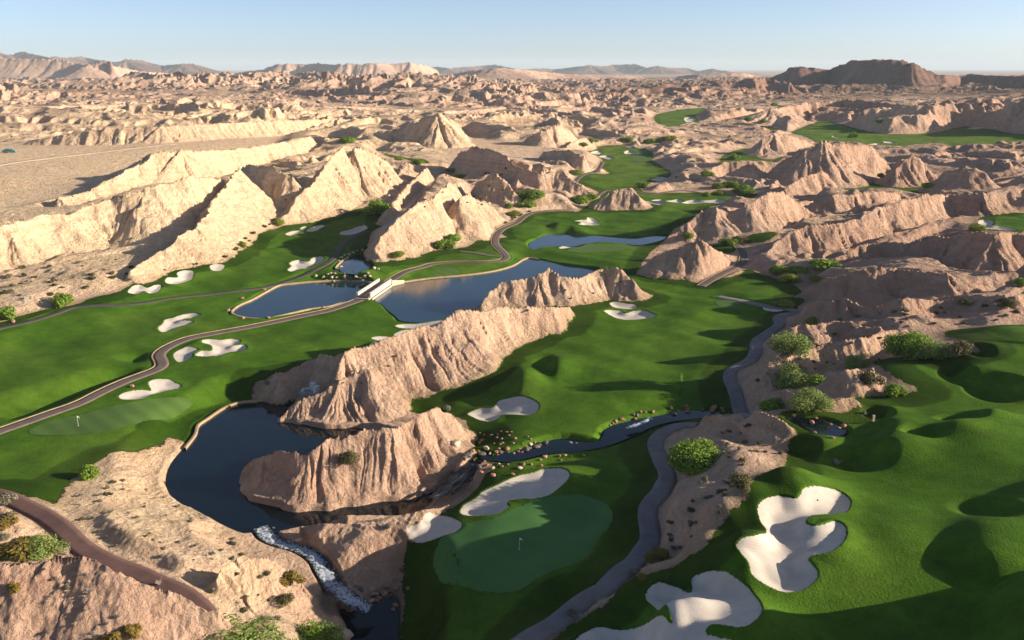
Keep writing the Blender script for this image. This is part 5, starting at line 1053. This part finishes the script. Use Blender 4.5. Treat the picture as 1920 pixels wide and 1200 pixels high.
for x, y in [(640,482),(646,478),(655,477),(662,474),(670,470),(680,468),(636,490),(652,483)]: boulder(x, y + 1, random.uniform(4, 7), 'tan', 'tan boulder along the left bank of the small weir pond', 'boulders on the weir pond bank')
for x, y in [(645,514),(650,517),(655,520),(660,522),(664,518),(652,525),(658,526),(646,522)]: boulder(x, y, random.uniform(4, 6), 'wet', 'dark wet rock in the weir under the small pond', 'wet rocks in the weir')
EDGE = [(455,560,'grassy left bank of the long blue pond'),(428,583,'far left tip of the long blue pond'),(456,597,'near bank of the long blue pond, leftmost'),(503,597,'near bank of the long blue pond, middle'),(517,541,'far bank of the long blue pond, left'),(495,544,'grass just above the far bank of the long blue pond'),(606,578,'near bank of the long blue pond beside the path'),(592,518,'grass by the path left of the weir'),(248,725,'grass between path and two-lobed bunker'),(853,835,'cliff foot left of the sunlit red boulders'),(25,604,'path at the left edge')]
for x, y, w in EDGE: boulder(x, y, 8 if x != 853 else 22, 'tan' if x in (853, 592) else 'red', 'single boulder on the ' + w, None)
for x, y in [(1505,791),(1527,812),(1560,822),(1570,808),(1578,806),(1583,800),(1565,800),(1572,815),(1530,785),(1488,780),(1555,812),(1520,809)]: boulder(x, y, random.uniform(6, 11), 'red', 'red rock at the edge of the tiny terrace pond', 'red rocks at the terrace pond')
for x, y in scatter_px([(1125,798),(1175,778),(1280,758),(1385,765),(1385,785),(1280,790),(1200,812),(1210,800),(1290,772),(1180,790),(1130,810)], 36, lambda p: samp(psd, p[0], p[1]) < -.3): boulder(x, y, random.uniform(5, 10), random.choice(('red', 'red', 'wet')), 'small red-brown rock lining the upper stream below the fairway', 'rocks lining the upper stream')
casc = scatter_px([(480,995),(560,1012),(610,1045),(650,1095),(720,1110),(730,1160),(700,1150),(640,1130),(600,1100),(580,1050),(500,1022)], 44, lambda p: True)
for x, y in casc: boulder(x, y, random.uniform(6, 13), random.choice(('tan', 'wet', 'red')), 'rock in or beside the white cascade at the bottom', 'rocks along the white cascade')
for x, y, w in [(745,1105,12),(765,1105,10),(735,1120,14),(722,1125,12),(742,1148,12),(738,1160,9),(712,1140,10),(752,1065,10),(765,1104,8),(740,1090,11),(725,1100,13),(757,1135,8)]: boulder(x, y, w, 'red', 'red boulder at the grass edge right of the dark pool', 'red boulders by the dark pool')
for x, y, w in [(640,1190,34),(622,1195,20),(655,1196,16)]: boulder(x, y + 6, w, 'tan', 'large pale pinkish boulder at the bottom edge beside the dark pool', 'pale boulders at the bottom edge')
for x, y, w in [(690,850,10),(705,845,12),(716,852,9),(728,848,10),(740,853,8),(700,856,8),(722,842,9)]: boulder(x, y, w, 'red', 'reddish rock in the debris on the pink-brown ridge', 'rubble on the pink-brown ridge')
# ---------------------------------------------------------------- distant scrub nobody could count
def far_scrub():
    r = np.random.default_rng(5); V = []; Fs = []; n = 0
    t = np.array([[1,0,0],[0,1,0],[-1,0,0],[0,-1,0],[0,0,.8],[.6,.6,-.2]]); fcs = [(0,1,4),(1,2,4),(2,3,4),(3,0,4)]
    m = 16000; az = r.uniform(-.62, .62, m); ld = np.log(np.sqrt(r.uniform(230 ** 1.2, 1900 ** 1.2, m) ** (2 / 1.2))); D = np.exp(ld); x, y = D * np.sin(az), D * np.cos(az)
    g = samp(gs, x, y); s_ = samp(scrub, x, y); w = samp(wsd, x, y); nz = samp(NRM[..., 2], x, y); pp = samp(psd, x, y)
    keep = (g < -1.5) & (w < -2) & (nz > .82) & (pp < -1.5) & (r.uniform(size=m) < .10 + .7 * s_ * (pn(x / 40, y / 40) * 1.2 + .5)) & (samp(relief, x, y) > .5)
    for a, b_, d in zip(x[keep], y[keep], D[keep]):
        s = r.uniform(.4, 1.0) * (.7 + d / 1600); q = t * s * r.uniform(.7, 1.3, (6, 3)); z = float(samp(ZF, a, b_)) - .1
        V.append(q[:5] + [a, b_, z]); Fs += [tuple(n + i for i in f) for f in fcs]; n += 5
    o = mesh_obj('desert_scrub', np.concatenate(V), np.array(Fs, dtype=np.int32), simple('far scrub leaves', (.085,.075,.036), .9, .4, .02)); tag(o, 'countless dark scrub dots over the distant desert hills', None, None, 'stuff')
far_scrub()
# ---------------------------------------------------------------- bridge
M_WHITE = simple('white painted concrete', (.68,.63,.55), .7, .12, 1.0); M_CONC = simple('tan concrete', (.58,.46,.31), .9, .15, 1.0); M_DECK = M_PATH['B']
A = np.append(ground_pt(683.5, 555), 0); B = np.append(ground_pt(719.5, 527), 0)
za = .42; d = (B - A)[:2]; Lb = float(np.hypot(*d)); br = empty('bridge', (A[0], A[1], za), math.atan2(d[1], d[0])); tag(br, 'small white parapet bridge carrying the cart path between the two blue ponds', 'bridge')
MB().box(-1.5, -1.75, -.35, Lb + 1.5, 1.75, .12).build('deck', M_DECK, br)
for sgn in (-1, 1):
    y0, y1 = (1.75, 2.15) if sgn > 0 else (-2.15, -1.75)
    par = MB().box(-.6, y0, -.55, Lb + .6, y1, .42).build('parapet', M_WHITE, br)
    MB().box(-.7, y0 - .05, .8, Lb + .7, y1 + .05, .95).build('rail', M_WHITE, par)
    n = 9
    ps = MB()
    for i in range(n + 1):
        q = -.6 + (Lb + 1.2 - .3) * i / n; ps.box(q, y0 + .03, .42, q + .3, y1 - .03, .8)
    ps.build('balusters', M_WHITE, par)
    for q in (-.85, Lb + .6): MB().box(q, y0 - .1, -.6, q + .26, y1 + .1, 1.08).build('end_post', M_WHITE, par)
MB().box(-2.2, -2.1, -2.4, -.3, 2.1, -.36).build('abutment', M_CONC, br); MB().box(Lb + .3, -2.1, -2.4, Lb + 2.2, 2.1, -.36).build('abutment', M_CONC, br)
ww = MB(); ww.v += [(Lb + .9, -2.15, -2), (Lb + 5.5, -4.6, -2), (Lb + 5.4, -4.95, -2), (Lb + .7, -2.5, -2), (Lb + .9, -2.15, .6), (Lb + 5.5, -4.6, -.3), (Lb + 5.4, -4.95, -.3), (Lb + .7, -2.5, .6)]; ww.f += [(3,2,1,0),(4,5,6,7),(0,1,5,4),(1,2,6,5),(2,3,7,6),(3,0,4,7)]
ww.build('wing_wall', M_CONC, br)
MB().box(-.3, -2.6, -2.2, Lb + .3, -2.2, -.75).build('footing_wall', M_CONC, br)
# ---------------------------------------------------------------- flags, posts, rake, sign, pump, car
M_FLAG = simple('white flag cloth', (.85,.85,.85), .8, .03, 1); M_POLE = simple('white pole paint', (.8,.8,.78), .4, .03, 1); M_DARK = simple('dark metal', (.04,.04,.045), .5, .2, 2)
def flagstick(px, py, label, hgt):
    p = ground_pt(px, py); z = float(samp(ZF, p[0], p[1])) + .06; e = empty('flagstick', (p[0], p[1], z), .3); tag(e, label, 'flagstick')
    MB().tube([(0, 0, 0), (0, 0, hgt)], .02, 8).build('pole', M_POLE, e)
    V = [(.03 + .085 * i, .04 * math.sin(i * 1.3), hgt - .02 - j * .14 - .015 * i * i) for j in range(3) for i in range(5)]
    Fq = [(j * 5 + i, j * 5 + i + 1, (j + 1) * 5 + i + 1, (j + 1) * 5 + i) for j in range(2) for i in range(4)]
    f = mesh_obj('flag', V, Fq, M_FLAG, e); md = f.modifiers.new('thick', 'SOLIDIFY'); md.thickness = .02
    MB().tube([(0, 0, -.05), (0, 0, .012)], .11, 12).build('cup', M_POLE, e)
flagstick(974, 1031, 'white flag on the smooth near putting green', 1.8); flagstick(147, 799, 'white flag on the striped lower left putting green', 2.0)
p = hit(1637, 790); e = empty('marker_post', tuple(p), .2); tag(e, 'small tan marker post casting a shadow on the terrace lawn', 'post'); MB().box(-.18, -.18, -.2, .18, .18, .95, .03).build('shaft', M_TAN, e); MB().box(-.22, -.22, .95, .22, .22, 1.08, .06).build('cap', M_TAN, e)
pb = ground_pt(1529, 927); zb = float(samp(ZPRE, pb[0], pb[1])) - .78
e = empty('bunker_rake', (pb[0], pb[1], zb), .12); tag(e, 'dark rake lying on the sand of the largest bunker', 'rake'); MB().tube([(-1.3, 0, .04), (.3, 0, .06)], .03, 6).build('handle', M_DARK, e)
mb = MB().box(.27, -.3, .03, .37, .3, .1)
for i in range(9): mb.box(.29, -.3 + .07 * i, -.04, .33, -.27 + .07 * i, .03)
mb.build('head', M_DARK, e)
p = hit(51, 566); e = empty('signboard', tuple(p), .15); tag(e, 'small white board on two legs in the shade at the left desert edge', 'sign'); MB().box(-.62, -.05, .55, .62, .05, 1.5).build('board', M_WHITE, e)
for q in (-.5, .4): MB().box(q, -.07, -.2, q + .12, .07, .55).build('leg', M_WHITE, e)
p = hit(584, 734); M_PAD = simple('grey slab', (.30,.28,.29), .9, .1, 1); M_GREYM = simple('grey painted metal', (.50,.53,.54), .6, .1, 1.2)
e = empty('pump_station', tuple(p), -.35); tag(e, 'grey pump cabinets and pipes on a concrete pad in the hollow of the central ridge', 'pump station'); MB().box(-2.3, -1.4, -.5, 2.2, 1.4, .1).build('pad', M_PAD, e)
c1 = MB().box(-.4, .1, .1, .6, 1.1, 1.7, .04).build('cabinet', M_GREYM, e); MB().box(-.46, .04, 1.7, .66, 1.16, 1.82, .05).build('lid', M_GREYM, c1)
c2 = MB().tube([(1.35, .1, .1), (1.35, .1, 1.35), (1.35, .1, 1.55)], [.62, .62, .35], 18).build('tank', M_GREYM, e); MB().box(.9, -.75, .1, 1.5, -.5, .9).build('panel', M_WHITE, e)
MB().tube([(-1.8, -.5, .15), (-1.8, -.5, .7), (-.6, -.1, .75), (-.2, .4, .75)], .11, 8).build('pipe', M_GREYM, e); MB().tube([(-1.2, -.9, .1), (-1.2, -.9, .65), (-.3, -.5, .7), (.8, -.3, .7)], .09, 8).build('pipe', M_GREYM, e); MB().box(-2.0, -1.0, .1, -1.3, -.5, .55, .08).build('pump', M_GREYM, e)
# car: hull and cabin profiles extruded and pinched
M_TEAL = simple('teal car paint', (.03,.19,.21), .35, .05, 1, .5); M_GLASS = simple('car glass', (.10,.16,.18), .12, .1, 1, .6); M_TYRE = simple('tyre', (.02,.02,.02), .9, .1, 2); M_RIM = simple('rim', (.5,.5,.5), .4, .1, 2); M_LAMP = simple('lamp glass', (.7,.7,.65), .2, .05, 1)
def prism(prof, y, pinch, name, mat, parent):
    mb = MB(); n = len(prof); zs = [q[1] for q in prof]; z0, z1 = min(zs), max(zs)
    for s in (-1, 1): mb.v += [(a, s * y * (1 - pinch * (b - z0) / (z1 - z0)), b) for a, b in prof]
    mb.f += [tuple(reversed(range(n))), tuple(range(n, 2 * n))] + [(i, (i + 1) % n, n + (i + 1) % n, n + i) for i in range(n)]
    o = mb.build(name, mat, parent); bv = o.modifiers.new('bevel', 'BEVEL'); bv.width = .05; bv.segments = 2; return o
p = hit(18, 286.5); car = empty('parked_car', (p[0], p[1], p[2] + .02), .06, 21 * mpp(p) / 4.7); tag(car, 'teal parked car alone on the graded flat at the far left', 'car')
prism([(-2.3,.35),(-2.35,.75),(-2.2,.95),(-1.2,1.0),(1.0,1.0),(2.1,.85),(2.35,.6),(2.3,.35)], .88, .06, 'body', M_TEAL, car)
cb = prism([(-1.75,.99),(-1.2,1.42),(.35,1.45),(1.15,.99)], .80, .2, 'cabin', M_TEAL, car)
prism([(-1.5,1.05),(-1.1,1.36),(.3,1.38),(.85,1.05)], .825, .18, 'side_window', M_GLASS, cb)
ws = MB(); ws.v += [(1.17, -.68, 1.03), (1.17, .68, 1.03), (.42, .6, 1.45), (.42, -.6, 1.45), (1.14, -.68, 1.0), (1.14, .68, 1.0), (.38, .6, 1.42), (.38, -.6, 1.42)]; ws.f += [(0,1,2,3),(7,6,5,4),(0,4,5,1),(1,5,6,2),(2,6,7,3),(3,7,4,0)]; ws.build('windscreen', M_GLASS, cb)
for wx_ in (-1.45, 1.45):
    for s in (-1, 1):
        w = MB().tube([(wx_, s * .68, .33), (wx_, s * .9, .33)], .33, 18).build('wheel', M_TYRE, car); MB().tube([(wx_, s * .89, .33), (wx_, s * .915, .33)], .19, 12).build('rim', M_RIM, w)
for s in (-.6, .6): MB().box(2.2, s - .17, .62, 2.36, s + .17, .76).build('headlight', M_LAMP, car)
print('objects', round(time.time() - T0, 1))
# ---------------------------------------------------------------- light, air, camera
SUN_AZ = math.radians(3)      # behind the right-hand side
SUN_EL = math.radians(16.5)
sd = Vector((math.cos(SUN_AZ) * math.cos(SUN_EL), -math.sin(SUN_AZ) * math.cos(SUN_EL), math.sin(SUN_EL)))
L = bpy.data.lights.new('sun', 'SUN'); L.energy = 5.0; L.angle = math.radians(.53); L.color = (1, .88, .72)
lo = bpy.data.objects.new('sun', L); COL.objects.link(lo); lo.rotation_euler = sd.to_track_quat('Z', 'Y').to_euler()
W = bpy.data.worlds.new('World'); SC.world = W; W.use_nodes = True
nt = W.node_tree; sky = nt.nodes.new('ShaderNodeTexSky'); sky.sky_type = 'NISHITA'; sky.sun_disc = False
sky.sun_elevation = SUN_EL; sky.sun_rotation = math.atan2(sd.x, sd.y); sky.altitude = 800; sky.air_density = .5; sky.dust_density = 1.4; sky.ozone_density = 1.0
nt.links.new(sky.outputs[0], nt.nodes['Background'].inputs[0]); nt.nodes['Background'].inputs[1].default_value = .093
HZ = 4.2e-5
if HZ:
    mb = MB().box(-37000, -37000, -12, 37000, 37000, 330)
    m = bpy.data.materials.new('haze'); m.use_nodes = True; n_ = m.node_tree; n_.nodes.remove(n_.nodes['Principled BSDF'])
    pv = n_.nodes.new('ShaderNodeVolumePrincipled'); pv.inputs['Density'].default_value = HZ; pv.inputs['Color'].default_value = (.80, .92, 1, 1); pv.inputs['Anisotropy'].default_value = .0
    n_.links.new(pv.outputs[0], n_.nodes['Material Output'].inputs['Volume'])
    hz = mb.build('haze', m); hz.data.materials.clear(); hz.data.materials.append(m); tag(hz, 'thin pale air haze over the whole landscape', None, None, 'stuff')
cam = bpy.data.cameras.new('camera'); cam.angle = math.radians(60); cam.sensor_fit = 'HORIZONTAL'; cam.clip_end = 90000; cam.clip_start = 1
co = bpy.data.objects.new('camera', cam); COL.objects.link(co); co.location = (0, 0, CAMH); co.rotation_euler = (math.pi / 2 - PITCH, 0, 0); SC.camera = co
SC.view_settings.view_transform = 'Standard'; SC.view_settings.look = 'None'; SC.view_settings.exposure = .98; SC.view_settings.gamma = 1
SC.cycles.max_bounces = 5; SC.cycles.diffuse_bounces = 3; SC.cycles.volume_bounces = 0; SC.cycles.transparent_max_bounces = 4
print('done', round(time.time() - T0, 1))
